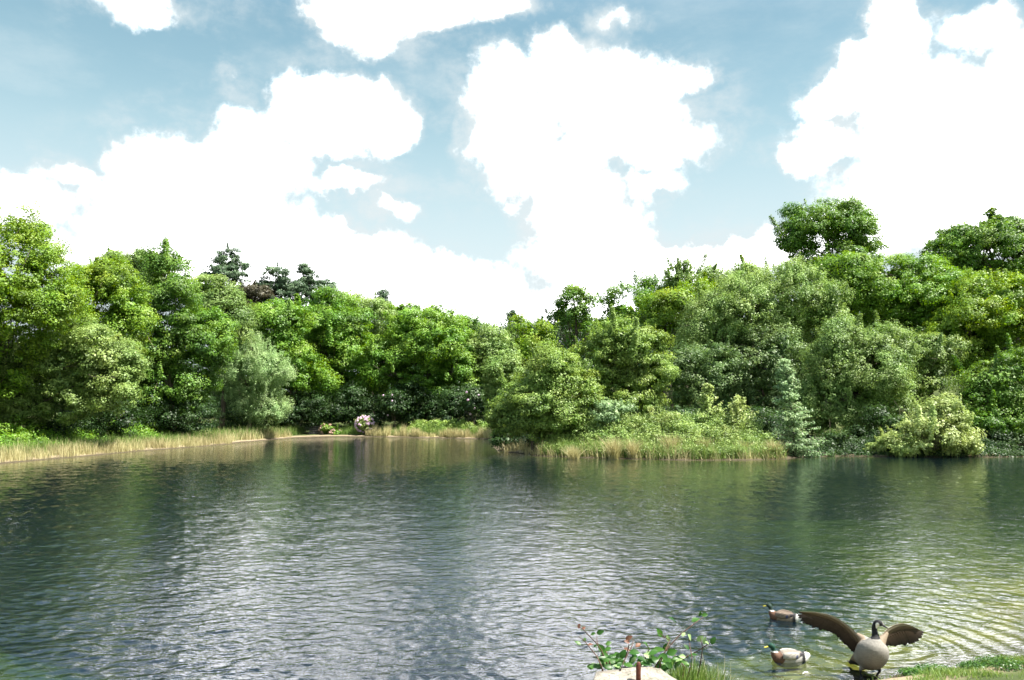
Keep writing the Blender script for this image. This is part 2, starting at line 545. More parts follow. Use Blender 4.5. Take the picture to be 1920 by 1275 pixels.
def build_water():
    m_, T = newmat('pond_water')
    pos = T.n('ShaderNodeNewGeometry').outputs['Position']
    # only the finest ripples are bump; the waves themselves are modelled below
    mp = T.n('ShaderNodeMapping')
    T.put(mp.inputs['Vector'], pos)
    mp.inputs['Rotation'].default_value = (0, 0, math.radians(-14))
    mp.inputs['Scale'].default_value = (.5, 1, 1)
    h = T.m('MULTIPLY', T.noise(mp.outputs[0], 13.0, 2, .5, .4, dims='2D'), .0075)
    b = T.n('ShaderNodeBump')
    b.inputs['Strength'].default_value = 1.0
    b.inputs['Distance'].default_value = 1.0
    T.put(b.inputs['Height'], h)
    fr = T.n('ShaderNodeFresnel')
    fr.inputs[0].default_value = 1.48
    T.nt.links.new(b.outputs[0], fr.inputs['Normal'])
    gl = T.n('ShaderNodeBsdfGlossy')
    gl.inputs['Roughness'].default_value = .015
    gl.inputs[0].default_value = (1, 1, 1, 1)
    T.nt.links.new(b.outputs[0], gl.inputs['Normal'])
    tr = T.n('ShaderNodeBsdfTransparent')
    tr.inputs[0].default_value = (.93, .96, .90, 1)
    df = T.n('ShaderNodeBsdfDiffuse')
    df.inputs[0].default_value = (.008, .024, .050, 1)
    mx0 = T.n('ShaderNodeMixShader')
    mx0.inputs[0].default_value = .2
    T.nt.links.new(tr.outputs[0], mx0.inputs[1])
    T.nt.links.new(df.outputs[0], mx0.inputs[2])
    mx = T.n('ShaderNodeMixShader')
    T.nt.links.new(fr.outputs[0], mx.inputs[0])
    T.nt.links.new(mx0.outputs[0], mx.inputs[1])
    T.nt.links.new(gl.outputs[0], mx.inputs[2])
    va = T.n('ShaderNodeVolumeAbsorption')
    va.inputs['Color'].default_value = (.62, .73, .45, 1)
    va.inputs['Density'].default_value = 2.4
    o = T.n('ShaderNodeOutputMaterial')
    T.nt.links.new(mx.outputs[0], o.inputs['Surface'])
    T.nt.links.new(va.outputs[0], o.inputs['Volume'])
    # a closed body of water: waved surface, walls and floor buried in the ground
    core = np.linspace(-.80, .80, 620)
    side = np.linspace(.80, 1.46, 70)[1:]
    th = np.concatenate([-side[::-1], core, side])
    r = 9.6 * np.exp(np.linspace(0, math.log(128 / 9.6), 820))
    TH, R = np.meshgrid(th, r)
    X = R * np.sin(TH); Y = R * np.cos(TH) - 3.0
    sd = sdist(X, Y)
    rng = np.random.default_rng(8)
    Z = np.zeros_like(X)
    # patchy breeze
    gust = .5 + .5 * np.sin(X * .13 + .7 * np.sin(Y * .11)) * np.sin(Y * .17 + X * .05 + 1)
    breeze = (.55 + .45 * gust) * sm((58 + 6 * np.sin(X * .2) + 4 * np.sin(X * .47 + 2) - Y) / 14) * sm((-sd + .1) / 2.5)
    breeze = np.maximum(breeze, .10 * sm(-sd / 1.5))
    for lam0, lam1, n_, slope in ((1.4, 3.2, 8, .014), (.50, 1.2, 26, .028), (.16, .40, 54, .100)):
        for k in range(n_):
            lam = lam0 * (lam1 / lam0) ** rng.random()
            a = math.radians(-78 + rng.normal() * 42)         # direction of travel, crests lie across the view
            kx, ky = math.cos(a) * 2 * math.pi / lam, math.sin(a) * 2 * math.pi / lam
            amp = slope * math.sqrt(2 / n_) * lam / (2 * math.pi)
            ph = rng.random() * 6.28
            Z += amp * np.sin(kx * X + ky * Y + ph + .6 * np.sin(.31 * X + .23 * Y + k)) * breeze
    # rings spreading from the birds
    for (c, lam, amp, R0) in ((GOOSE_FEET + Vector((.6, 1.2, 0)), .36, .0085, 5.0), (DUCK_A, .20, .0028, 1.3), (DUCK_B, .22, .0030, 1.5)):
        rr = np.hypot(X - c.x, Y - c.y) + .10 * np.sin(X * 1.9 + 1) * np.sin(Y * 2.3)
        Z += amp * np.sin(rr * 2 * math.pi / lam) * sm((R0 - rr) / R0) * sm(rr / .3) * sm((-sd + .05) / .4)
    ny, nx = X.shape
    V = np.stack([X.ravel(), Y.ravel(), Z.ravel()], 1)
    idx = np.arange(nx * ny).reshape(ny, nx)
    Fc = np.stack([idx[:-1, :-1], idx[:-1, 1:], idx[1:, 1:], idx[1:, :-1]], -1).reshape(-1, 4)[:, ::-1]
    # walls: the rim repeated 9 m down, then a floor grid
    rim = np.concatenate([idx[0, :], idx[1:, -1], idx[-1, -2::-1], idx[-2:0:-1, 0]])
    low = V[rim].copy(); low[:, 2] = -9.0
    o0 = len(V)
    V = np.vstack([V, low])
    m2 = len(rim)
    j = np.arange(m2); j2 = (j + 1) % m2
    W_ = np.stack([rim[j], rim[j2], o0 + j2, o0 + j], 1)
    cidx = len(V)
    V = np.vstack([V, [[0, 40, -9.0]]])
    tri = np.stack([o0 + j, o0 + j2, np.full(m2, cidx), np.full(m2, cidx)], 1)
    Fq = np.vstack([Fc, W_])
    me = bpy.data.meshes.new('water')
    nq = len(Fq); nt = len(tri)
    loops = np.concatenate([Fq.ravel(), tri[:, :3].ravel()]).astype(np.int32)
    me.vertices.add(len(V)); me.vertices.foreach_set('co', V.astype(np.float32).ravel())
    me.loops.add(len(loops)); me.loops.foreach_set('vertex_index', loops)
    me.polygons.add(nq + nt)
    me.polygons.foreach_set('loop_start', np.concatenate([np.arange(nq) * 4, nq * 4 + np.arange(nt) * 3]).astype(np.int32))
    me.polygons.foreach_set('loop_total', np.concatenate([np.full(nq, 4), np.full(nt, 3)]).astype(np.int32))
    sf = np.zeros(nq + nt, bool); sf[:len(Fc)] = True
    me.polygons.foreach_set('use_smooth', sf)
    me.update(calc_edges=True)
    bm = bmesh.new(); bm.from_mesh(me)
    bmesh.ops.recalc_face_normals(bm, faces=bm.faces)
    bm.to_mesh(me); bm.free()
    me.materials.append(m_)
    ob = bpy.data.objects.new('water', me)
    col.objects.link(ob)
    tag(ob, kind='structure')


build_water()


# ------------------------------------------------------------------ vegetation builders
def unit(a):
    return a / np.maximum(np.linalg.norm(a, axis=1, keepdims=True), 1e-9)


def leaf_arrays(rng, P, N, L, W, tone):
    """rhombic leaves at P facing N"""
    n = len(P)
    N = unit(N)
    r = unit(rng.normal(size=(n, 3)))
    t = unit(np.cross(N, r))
    b = np.cross(N, t)
    L = np.asarray(L).reshape(-1, 1) * np.ones((n, 1))
    W = np.asarray(W).reshape(-1, 1) * np.ones((n, 1))
    v0 = P - t * L * .5
    v1 = P + b * W * .5 - t * L * .05 + N * W * .12
    v2 = P + t * L * .5
    v3 = P - b * W * .5 - t * L * .05 + N * W * .12
    V = np.stack([v0, v1, v2, v3], 1).reshape(-1, 3)
    return V, np.clip(tone, 0, 1)


def crown_points(rng, ells, clump, n_leaves, leaf, fill=.18, flat=.6, gap=.0, shoots=0.0, upn=.45, sub=9):
    """ells: list of (cx,cy,cz,rx,ry,rz) metres. returns P,N,tone"""
    lobes = []
    for (cx, cy, cz, rx, ry, rz) in ells:
        lobes.append((cx, cy, cz, rx * .78, ry * .78, rz * .80, rng.uniform(-.1, .1)))
        for k in range(sub):
            d = unit(rng.normal(size=(1, 3)))[0]
            d[1] = -abs(d[1]) if rng.random() < .35 else d[1]
            if d[2] < -.5: d[2] *= .5
            q = rng.uniform(.50, .80)
            s = rng.uniform(.20, .46)
            mr = min(rx, rz)
            lobes.append((cx + d[0] * rx * q, cy + d[1] * ry * q, cz + d[2] * rz * q,
                          s * (mr * .6 + rx * .4), s * (mr * .6 + ry * .4), s * (mr * .6 + rz * .4) * .85, rng.uniform(-.22, .22)))
    LB = np.array(lobes)
    area = LB[:, 3] * LB[:, 5]
    tot = 4 * math.pi * area.sum() * .75
    npuff = int(tot / (clump * clump * 1.7))
    which = rng.choice(len(LB), size=npuff, p=area / area.sum())
    d = unit(rng.normal(size=(npuff, 3)))
    lb = LB[which]
    P = lb[:, :3] + d * lb[:, 3:6] * rng.uniform(.82, 1.12, (npuff, 1))
    keep = np.ones(npuff, bool)
    for j in range(len(LB)):
        q = np.linalg.norm((P - LB[j, :3]) / LB[j, 3:6], axis=1)
        keep &= ~((q < .74) & (which != j) & (rng.random(npuff) < .92))
    keep &= ~((d[:, 2] < -.35) & (rng.random(npuff) < .45))
    keep &= rng.random(npuff) > gap
    P, d, lb = P[keep], d[keep], lb[keep]
    npuff = len(P)
    # extra puffs inside for depth
    ni = int(npuff * fill)
    n_outer = npuff
    if ni:
        wi = rng.choice(len(LB), size=ni, p=area / area.sum())
        di = unit(rng.normal(size=(ni, 3)))
        Pi = LB[wi][:, :3] + di * LB[wi][:, 3:6] * rng.uniform(.3, .8, (ni, 1))
        P = np.vstack([P, Pi]); d = np.vstack([d, di]); lb = np.vstack([lb, LB[wi]])
        npuff = len(P)
    ptone = rng.normal(.48, .17, npuff) + lb[:, 6] + .05 * d[:, 2]
    pr = clump * rng.lognormal(-.05, .42, npuff)
    w = pr ** 2
    idx = rng.choice(npuff, size=n_leaves, p=w / w.sum())
    o = unit(rng.normal(size=(n_leaves, 3))) * (rng.random((n_leaves, 1)) ** .45)
    off = o * pr[idx][:, None] * np.array([1, 1, flat])
    if shoots > 0:
        # some puffs are drawn out along their outward and upward direction
        sh = rng.random(npuff) < shoots
        ax = unit(d * .5 + np.array([0, 0, 1.0]))
        st = rng.random(n_leaves) * 1.7
        m_ = sh[idx]
        taper = np.clip(1 - st / 2.6, .12, 1)
        off2 = o * pr[idx][:, None] * .42 * taper[:, None] + ax[idx] * (st * pr[idx])[:, None]
        off = np.where(m_[:, None], off2, off)
    LP = P[idx] + off
    N = o * .75 + d[idx] * .45 + np.array([0, 0, upn]) + rng.normal(size=(n_leaves, 3)) * .30
    tone = ptone[idx] + rng.normal(0, .13, n_leaves) + .10 * o[:, 2]
    inner = idx >= n_outer
    return LP, N, tone, inner


class TB:
    """tubes"""
    def __init__(s):
        s.v = []; s.f = []

    def tube(s, pts, rad, k=7, cap=True):
        pts = [Vector(p) for p in pts]
        base = len(s.v)
        ref = Vector((0.31, 0.2, 0.93)).normalized()
        for i, p in enumerate(pts):
            t = (pts[min(i + 1, len(pts) - 1)] - pts[max(i - 1, 0)])
            t = t.normalized() if t.length > 1e-9 else Vector((0, 0, 1))
            a = t.cross(ref)
            if a.length < .05: a = t.cross(Vector((1, 0, 0)))
            a.normalize()
            b = t.cross(a)
            r = rad[i]
            for j in range(k):
                an = 2 * math.pi * j / k
                s.v.append(p + (a * math.cos(an) + b * math.sin(an)) * r)
        for i in range(len(pts) - 1):
            for j in range(k):
                j2 = (j + 1) % k
                s.f.append((base + i * k + j, base + i * k + j2, base + (i + 1) * k + j2, base + (i + 1) * k + j))
        if cap:
            s.f.append(tuple(base + j for j in range(k))[::-1])
            s.f.append(tuple(base + (len(pts) - 1) * k + j for j in range(k)))

    def box(s, c, sx, sy, sz, rot=None):
        base = len(s.v)
        for dx, dy, dz in ((-1, -1, -1), (1, -1, -1), (1, 1, -1), (-1, 1, -1), (-1, -1, 1), (1, -1, 1), (1, 1, 1), (-1, 1, 1)):
            q = Vector((dx * sx / 2, dy * sy / 2, dz * sz / 2))
            if rot is not None: q = rot @ q
            s.v.append(Vector(c) + q)
        for f in ((3, 2, 1, 0), (4, 5, 6, 7), (0, 1, 5, 4), (1, 2, 6, 5), (2, 3, 7, 6), (3, 0, 4, 7)):
            s.f.append(tuple(base + i for i in f))

    def build(s, name, mat, parent=None, smooth=True, loc=(0, 0, 0)):
        return mesh_py(name, s.v, s.f, mat, parent, smooth, loc)


def limb_path(rng, a, b, n=5, wob=.08):
    a = np.array(a); b = np.array(b)
    L = np.linalg.norm(b - a)
    out = []
    for i in range(n + 1):
        t = i / n
        p = a + (b - a) * t
        p[2] += math.sin(t * math.pi) * L * .06
        if 0 < i < n: p = p + rng.normal(size=3) * L * wob * .5
        out.append(p)
    return out


SEED = [100]


def clear(D, px, margin):
    """push a depth back until its spot on the ground is margin metres inland"""
    x = (px - 960) / F
    for _ in range(80):
        if float(sdist(np.array([x * D]), np.array([D]))[0]) >= margin: break
        D += 1.0
    return D


def tree(name, D, ells_px, mat, label, cat='tree', group=None, leaf=None, clump=None, n=None, bark='bark', thick=.55,
         base=None, depth=.85, flat=.6, gap=.06, shoots=.03, fill=.26, wl=.62, sub=9, limbs=7, dens=1.0, upn=.45, stems=1,
         trunk_r=None, seed=None, lean=0.0, margin=5.0, grow=1.05):
    D0_ = D
    """ells_px: (px, py, rx, ry[, dY]) ellipses in photo pixels, at depth D (+dY metres)"""
    SEED[0] += 1
    rng = np.random.default_rng(seed or SEED[0])
    E = []
    D = clear(D, ells_px[0][0] if base is None else 960 + base / D * F, margin)
    if base is not None: base = base * (D / D0_)
    for e in ells_px:
        px, py, rx, ry = e[:4]
        rx, ry = rx * grow, ry * grow
        dY = e[4] if len(e) > 4 else 0
        p = at(px, py, D + dY)
        k = (D + dY) / F
        E.append((p.x, p.y, p.z, rx * k, rx * k * depth, ry * k))
    big = max(E, key=lambda e: e[3] * e[5])
    bx = base if base is not None else big[0]
    by = big[1]
    bz = gz(bx, by)
    leaf = leaf or D * .00225
    clump = clump or max(.34, D * .0082)
    vis = sum(e[3] * e[5] * math.pi for e in E)
    n = n or int(min(130000, max(2500, vis * 2.4 * 4.2 / (leaf * leaf * wl) * .85)) * dens)
    root = empty(name, (bx, by, bz), label, cat, group)
    o = np.array([bx, by, bz])
    P, N, tone, inner = crown_points(rng, [(e[0] - bx, e[1] - by, e[2] - bz, e[3], e[4], e[5]) for e in E], clump, n, leaf,
                              fill, flat, gap, shoots, upn, sub)
    ok = P[:, 2] > .05 if gz(bx, by) > .3 else P[:, 2] > -.1
    P, N, tone, inner = P[ok], N[ok], tone[ok], inner[ok]
    sz = leaf * rng.lognormal(0, .22, len(P)) * np.where(inner, 1.9, 1.0)
    V, tone = leaf_arrays(rng, P, N, sz, sz * wl, tone)
    mesh_np('crown', V, np.arange(len(V)), 4, M[mat], root, {'tone': tone})
    # trunk and limbs
    tb = TB()
    H = big[2] - bz
    R = trunk_r or max(.05, thick * .035 * (H + big[5]))
    top = np.array([big[0] - bx, 0, H + big[5] * .35])
    for sidx in range(stems):
        ox = 0 if stems == 1 else rng.uniform(-1, 1) * R * 3
        start = np.array([ox + lean, 0, -.15])
        end = top if stems == 1 else top + rng.normal(size=3) * big[3] * .3
        path = limb_path(rng, start, end, 6, .04)
        rr = [R * (1.25 if i == 0 else 1 - .13 * i) / (1 if stems == 1 else 1.5) for i in range(len(path))]
        tb.tube(path, rr, 9)
        for e in (E if len(E) > 1 else E * 1):
            c = np.array([e[0] - bx, e[1] - by, e[2] - bz])
            for k in range(limbs):
                i0 = rng.integers(2, 6)
                d = unit(rng.normal(size=(1, 3)))[0]
                d[2] = abs(d[2]) * .8 - .1
                tip = c + d * np.array(e[3:6]) * .92
                p2 = limb_path(rng, path[i0], tip, 5, .10)
                r0 = rr[i0] * rng.uniform(.30, .5)
                tb.tube(p2, [r0 * (1 - .17 * i) for i in range(6)], 5)
                for q in range(2):
                    j = rng.integers(2, 5)
                    t2 = np.array(p2[j]) + unit(rng.normal(size=(1, 3)))[0] * min(e[3], e[5]) * .35
                    tb.tube(limb_path(rng, p2[j], t2, 3, .12), [r0 * .4, r0 * .3, r0 * .2, r0 * .1], 4)
    tb.build('trunk', M[bark], root)
    return root


def sapling(D, px, top, bot, hw, label, mat='pale', name='sapling', nb=34, upw=.8, leaf=.15, bend=0.0, group=None, per=46, droop=0.0):
    """slim young tree with feathery upswept branches"""
    SEED[0] += 1
    rng = np.random.default_rng(SEED[0])
    k = D / F
    T_ = at(px, top, D)
    bz = gz(T_.x, D)
    root = empty(name, (T_.x, D, bz), label, 'sapling', group)
    zt = T_.z - bz
    zb = max(.1, at(px, bot, D).z - bz)
    W = hw * k
    tb = TB()
    stem = [(bend * W * (i / 6) ** 2 + rng.normal() * .03, rng.normal() * .03, zt * i / 6 - .1 * (i == 0)) for i in range(7)]
    R = .012 * zt + .015
    tb.tube(stem, [R * (1 - .14 * i) for i in range(7)], 7)
    P = []; N = []; tn = []
    for b in range(nb):
        f = rng.random() ** 1.15
        z = zb + (zt - zb) * f * .96
        s0 = z / zt * 6
        i = min(5, int(s0))
        p0 = np.array(stem[i]) * (1 - (s0 - i)) + np.array(stem[i + 1]) * (s0 - i)
        a = rng.random() * 2 * math.pi
        L = W * (1.15 - .95 * f) * rng.uniform(.6, 1.15)
        tip = p0 + np.array([math.cos(a) * L, math.sin(a) * L, L * upw * rng.uniform(.5, 1.2)])
        tb.tube(limb_path(rng, p0, tip, 3, .03), [R * .35, R * .28, R * .2, R * .1], 4)
        s = rng.random(per)
        c = p0[None] * (1 - s[:, None]) + tip[None] * s[:, None]
        c = c + rng.normal(size=(per, 3)) * np.array([.10, .10, .07]) * (1.2 - .8 * s[:, None]) * W * .9
        P.append(c)
        N.append(rng.normal(size=(per, 3)) * .6 + np.array([math.cos(a) * .3, math.sin(a) * .3 - .3, .8]))
        tn.append(rng.normal(.55, .15) + rng.normal(0, .14, per))
    P = np.vstack(P); N = np.vstack(N); tn = np.concatenate(tn)
    sz = leaf * rng.lognormal(0, .22, len(P))
    V, tn = leaf_arrays(rng, P, N, sz, sz * .5, tn)
    mesh_np('crown', V, np.arange(len(V)), 4, M[mat], root, {'tone': tn})
    tb.build('trunk', M['bark'], root)
    return root


def blade_mesh(rng, base, h, w, lean, tone, curve=.25):
    """arrays for bent grass blades: 2 quads + tip made from 3 quads (last degenerate-free)"""
    n = len(base)
    a = rng.random(n) * 2 * math.pi
    side = np.stack([np.cos(a), np.sin(a), np.zeros(n)], 1)
    la = rng.random(n) * 2 * math.pi
    ld = np.stack([np.cos(la), np.sin(la), np.zeros(n)], 1) * np.asarray(lean).reshape(-1, 1)
    h = np.asarray(h).reshape(-1, 1); w = np.asarray(w).reshape(-1, 1)
    up = np.array([0, 0, 1.0])
    rows = []
    for t, ww in ((0, 1.0), (.5, .8), (1.0, .12)):
        c = base + up * h * t * (1 - .12 * t * np.asarray(lean).reshape(-1, 1)) + ld * h * (t ** 1.8)
        rows.append((c - side * w * ww * .5, c + side * w * ww * .5))
    V = np.stack([rows[0][0], rows[0][1], rows[1][1], rows[1][0], rows[2][1], rows[2][0]], 1).reshape(-1, 3)
    b = np.arange(n)[:, None] * 6
    Fc = np.concatenate([b + np.array([[0, 1, 2, 3]]), b + np.array([[3, 2, 4, 5]])], 1).reshape(-1, 4)
    return V, Fc, np.repeat(np.clip(tone, 0, 1), 2)


def merge(parts):
    V = []; Fc = []; A = []; o = 0
    for v, f, a in parts:
        V.append(v); Fc.append(f + o); A.append(a); o += len(v)
    return np.vstack(V), np.vstack(Fc), np.concatenate(A)


# ------------------------------------------------------------------ the trees
OAK = dict(clump=.62, flat=.55, wl=.7)
# --- left bank
tree('oak_tree', 60, [(10, 500, 130, 130), (-40, 640, 150, 150), (75, 560, 95, 120)], 'oak_yellow',
     'tallest bright yellow-green oak at the left edge of the photo', group='trees on the left bank', base=-40, dens=1.0, shoots=.06)
tree('oak_tree', 69, [(205, 560, 72, 90), (190, 650, 80, 90)], 'oak_yellow',
     'yellow-green tree behind and right of the tallest left oak', group='trees on the left bank')
tree('maple_tree', 55, [(40, 690, 90, 70), (150, 660, 85, 70), (215, 710, 60, 80), (130, 750, 70, 50), (40, 765, 70, 42)], 'pale',
     'pale green spreading maple low in front of the tallest left oak', group='trees on the left bank', shoots=.06, gap=.12, margin=8)
tree('oak_tree', 66, [(315, 545, 62, 85), (300, 650, 95, 90), (375, 650, 70, 90), (320, 730, 95, 60)], 'oak',
     'dark green oak with pale ivy-clad trunk above the left reeds', group='trees on the left bank', bark='palebark',
     thick=.7, gap=.06, base=at(330, 800, 66).x)
tree('willow_tree', 72, [(435, 640, 42, 62), (470, 700, 74, 80), (440, 755, 66, 55), (500, 765, 48, 40)], 'silver',
     'silvery grey-green willow leaning out over the left reeds', group='trees on the left bank', clump=.42, leaf=.12,
     flat=.9, shoots=.25, bark='palebark')
tree('ash_tree', 96, [(225, 520, 62, 48), (275, 520, 50, 50)], 'willow', 'grey-green hilltop tree showing just above the yellow-green one',
     group='trees on the hill behind the left bank')
tree('ash_tree', 90, [(395, 560, 55, 55), (420, 600, 55, 60)], 'willow', 'olive green tree below the dark top-left pine',
     group='trees on the hill behind the left bank')
PINE = dict(cat='pine tree', clump=.55, flat=.5, wl=.28, leaf=.42, gap=.10, shoots=.04, fill=.15, upn=.2, grow=1.18, sub=6, limbs=4, dens=1.2)


def pine(D, ells, label, mat='pine', group='pines on the skyline', **kw):
    k = dict(PINE); k.update(kw)
    tree('pine_tree', D, ells, mat, label, group=group, **k)


pine(122, [(425, 488, 22, 20), (446, 505, 20, 12), (404, 512, 22, 14), (428, 520, 40, 18), (425, 560, 52, 30)], 'dark ragged pine standing highest on the left hill')
pine(124, [(520, 522, 26, 22), (545, 540, 22, 16), (498, 545, 24, 18), (522, 570, 46, 32)], 'broad round-topped pine right of the highest pine')
pine(128, [(572, 508, 13, 14), (586, 526, 20, 12), (566, 536, 22, 12), (592, 550, 26, 14), (580, 580, 36, 30)], 'open spiky pine at the right of the skyline group')
pine(121, [(482, 552, 26, 18), (465, 575, 26, 18), (492, 595, 40, 26)], 'low brownish pine between two taller pines', mat='brownish')
pine(130, [(612, 536, 14, 12), (618, 556, 22, 14), (612, 585, 26, 24)], 'small thin pine at the right end of the skyline group')
pine(142, [(718, 552, 11, 9), (716, 566, 17, 10), (718, 590, 18, 18)], 'tiny dark conifer peeking above the far crowns', clump=.45)
pine(150, [(960, 590, 9, 8), (962, 604, 17, 10), (962, 630, 22, 20)], 'distant dark conifer in the dip of the skyline', clump=.45)
# --- far bank
tree('maple_tree', 101, [(530, 600, 62, 45), (500, 640, 60, 60)], 'bright', 'bright green maple right behind the silvery willow top',
     group='trees on the far bank')
tree('oak_tree', 96, [(640, 610, 72, 60), (600, 650, 80, 70), (655, 680, 70, 60), (645, 738, 58, 26)], 'bright',
     'bright yellow-tipped oak left of centre on the far bank', margin=10, group='trees on the far bank', gap=.05)
tree('maple_tree', 84, [(545, 700, 62, 62), (600, 705, 30, 32), (500, 745, 45, 45)], 'bright', 'light green low maple branch crown just right of the silvery willow',
     group='trees on the far bank', shoots=.05)
tree('oak_tree', 97, [(805, 640, 92, 76), (770, 690, 90, 62), (850, 700, 55, 55), (725, 690, 60, 70), (790, 738, 70, 26), (870, 735, 36, 28)], 'bright',
     'broad domed green oak overhanging the centre of the far bank', margin=10, group='trees on the far bank', clump=.75, thick=.8)
tree('birch_tree', 122, [(655, 580, 40, 42), (700, 600, 46, 45)], 'willow', 'grey-green birch peeping between the two far oaks',
     group='trees behind the far bank', clump=.7)
tree('birch_tree', 128, [(770, 620, 80, 50), (860, 640, 60, 50)], 'oak', 'green tree hidden behind the domed oak', group='trees behind the far bank')
tree('birch_tree', 112, [(918, 655, 48, 55), (900, 700, 50, 50)], 'willow', 'dull grey-green birch filling the dip right of the domed oak',
     group='trees behind the far bank', clump=.6)
tree('maple_tree', 116, [(990, 640, 55, 50), (960, 680, 50, 50)], 'oak_yellow', 'yellow-green maple in the dip left of the island trees',
     group='trees behind the far bank')
tree('willow_shrub', 98, [(945, 705, 38, 52), (935, 745, 30, 40)], 'willow', 'grey-green willow shrub beside the pink-flowered rhododendron',
     cat='shrub', group='shrubs on the far bank', clump=.5)
tree('oak_tree', 140, [(880, 640, 200, 40), (600, 640, 200, 50), (1080, 640, 120, 60)], 'dark', 'dark distant wood-edge tree behind the far bank',
     group='trees behind the far bank', clump=1.2, dens=.6)
# dark understorey, its shade partly put into the leaf colour
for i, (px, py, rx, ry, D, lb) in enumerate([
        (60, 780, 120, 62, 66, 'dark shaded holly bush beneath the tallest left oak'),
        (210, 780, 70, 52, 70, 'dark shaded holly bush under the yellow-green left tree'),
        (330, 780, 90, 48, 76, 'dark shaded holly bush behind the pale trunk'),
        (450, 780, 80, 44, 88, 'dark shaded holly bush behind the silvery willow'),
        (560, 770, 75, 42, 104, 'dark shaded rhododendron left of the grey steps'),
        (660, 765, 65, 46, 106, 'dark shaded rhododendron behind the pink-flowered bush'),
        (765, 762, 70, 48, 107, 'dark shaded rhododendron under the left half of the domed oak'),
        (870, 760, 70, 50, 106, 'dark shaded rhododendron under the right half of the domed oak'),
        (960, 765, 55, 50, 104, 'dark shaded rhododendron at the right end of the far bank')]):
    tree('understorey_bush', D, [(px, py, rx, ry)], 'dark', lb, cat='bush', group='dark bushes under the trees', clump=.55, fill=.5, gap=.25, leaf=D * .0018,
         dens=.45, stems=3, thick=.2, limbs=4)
# --- right bank back rows
tree('oak_tree', 92, [(1075, 575, 40, 42), (1085, 620, 42, 40)], 'oak', 'open-branched dark green oak left of the right-hand skyline',
     group='trees behind the island', gap=.35, clump=.55, fill=.05)
tree('oak_tree', 94, [(1178, 575, 58, 48), (1160, 630, 60, 50)], 'bright', 'rounded green oak above the island trees',
     group='trees behind the island')
tree('oak_tree', 104, [(1238, 550, 45, 38)], 'oak', 'green oak between the rounded oak and the wispy birch', group='trees behind the island')
tree('birch_tree', 100, [(1285, 530, 36, 46), (1285, 590, 45, 50)], 'willow', 'wispy grey-green birch rising above the skyline', group='trees behind the island',
     shoots=.5, clump=.42, gap=.2, leaf=.16)
tree('ash_tree', 106, [(1345, 530, 52, 38), (1400, 530, 45, 40)], 'willow', 'dull green ash right of the wispy birch', group='trees behind the island')
tree('maple_tree', 84, [(1255, 600, 58, 60), (1310, 570, 50, 50)], 'oak_yellow', 'bright yellow-green maple behind the island trees',
     group='trees behind the island')
tree('oak_tree', 100, [(1555, 425, 92, 55), (1495, 445, 46, 36), (1610, 455, 50, 40), (1560, 500, 90, 50)], 'oak',
     'tall dark green oak standing out alone on the right skyline', group='trees on the right hill', thick=.6, clump=.7, gap=.05)
tree('beech_tree', 96, [(1850, 475, 120, 62), (1780, 470, 52, 40), (1900, 440, 60, 36), (1930, 540, 80, 60), (1840, 530, 100, 50)], 'oak',
     'dark green beech at the top right corner of the woods', group='trees on the right hill', flat=.6, clump=.6, gap=.02, fill=.5)
pine(95, [(1858, 402, 6, 12), (1866, 412, 14, 8), (1852, 424, 18, 8), (1862, 440, 26, 12)], 'spiky fir tip poking out of the top right beech', mat='oak', group='trees on the right hill', cat='fir tree', clump=.35)
pine(96, [(1892, 414, 5, 10), (1888, 426, 14, 8), (1894, 444, 22, 12)], 'shorter spiky fir tip at the right edge', mat='oak', group='trees on the right hill', cat='fir tree', clump=.35)
tree('oak_tree', 86, [(1650, 545, 110, 78), (1590, 510, 60, 42), (1740, 560, 110, 82), (1700, 640, 110, 70)], 'bright',
     'large yellow-tipped green oak in the middle of the right-hand woods', group='trees on the right bank', clump=.6)
tree('maple_tree', 80, [(1850, 590, 100, 88), (1900, 660, 90, 70), (1800, 640, 80, 70)], 'oak_yellow',
     'large golden-green maple at the right edge', group='trees on the right bank', clump=.55, shoots=.08)
tree('willow_tree', 78, [(1470, 560, 96, 76), (1400, 590, 90, 90), (1540, 590, 60, 66), (1340, 620, 80, 80)], 'willow',
     'big domed grey-green willow behind the slender sapling', group='trees on the right bank', clump=.42, leaf=.145, flat=.85,
     shoots=.12, limbs=9)
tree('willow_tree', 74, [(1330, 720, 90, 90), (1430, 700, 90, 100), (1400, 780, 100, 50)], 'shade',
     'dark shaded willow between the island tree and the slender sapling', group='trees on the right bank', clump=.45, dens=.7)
tree('willow_tree', 68, [(1600, 700, 100, 100), (1660, 660, 70, 60), (1560, 760, 80, 80), (1650, 780, 80, 60)], 'willow',
     'grey-green willow thicket reaching down to the water right of the sapling', group='trees on the right bank', clump=.44,
     leaf=.135, flat=.8, shoots=.10, limbs=9)
tree('willow_tree', 70, [(1745, 665, 58, 45), (1720, 720, 60, 50)], 'pale', 'pale green willow top above the round lime shrub',
     group='trees on the right bank', clump=.42, leaf=.14)
tree('alder_tree', 64, [(1880, 730, 75, 70), (1850, 790, 90, 55), (1930, 780, 60, 70)], 'oak', 'dark blue-green alder over the water at the right edge',
     group='trees on the right bank', clump=.5, shoots=.05, gap=.08)
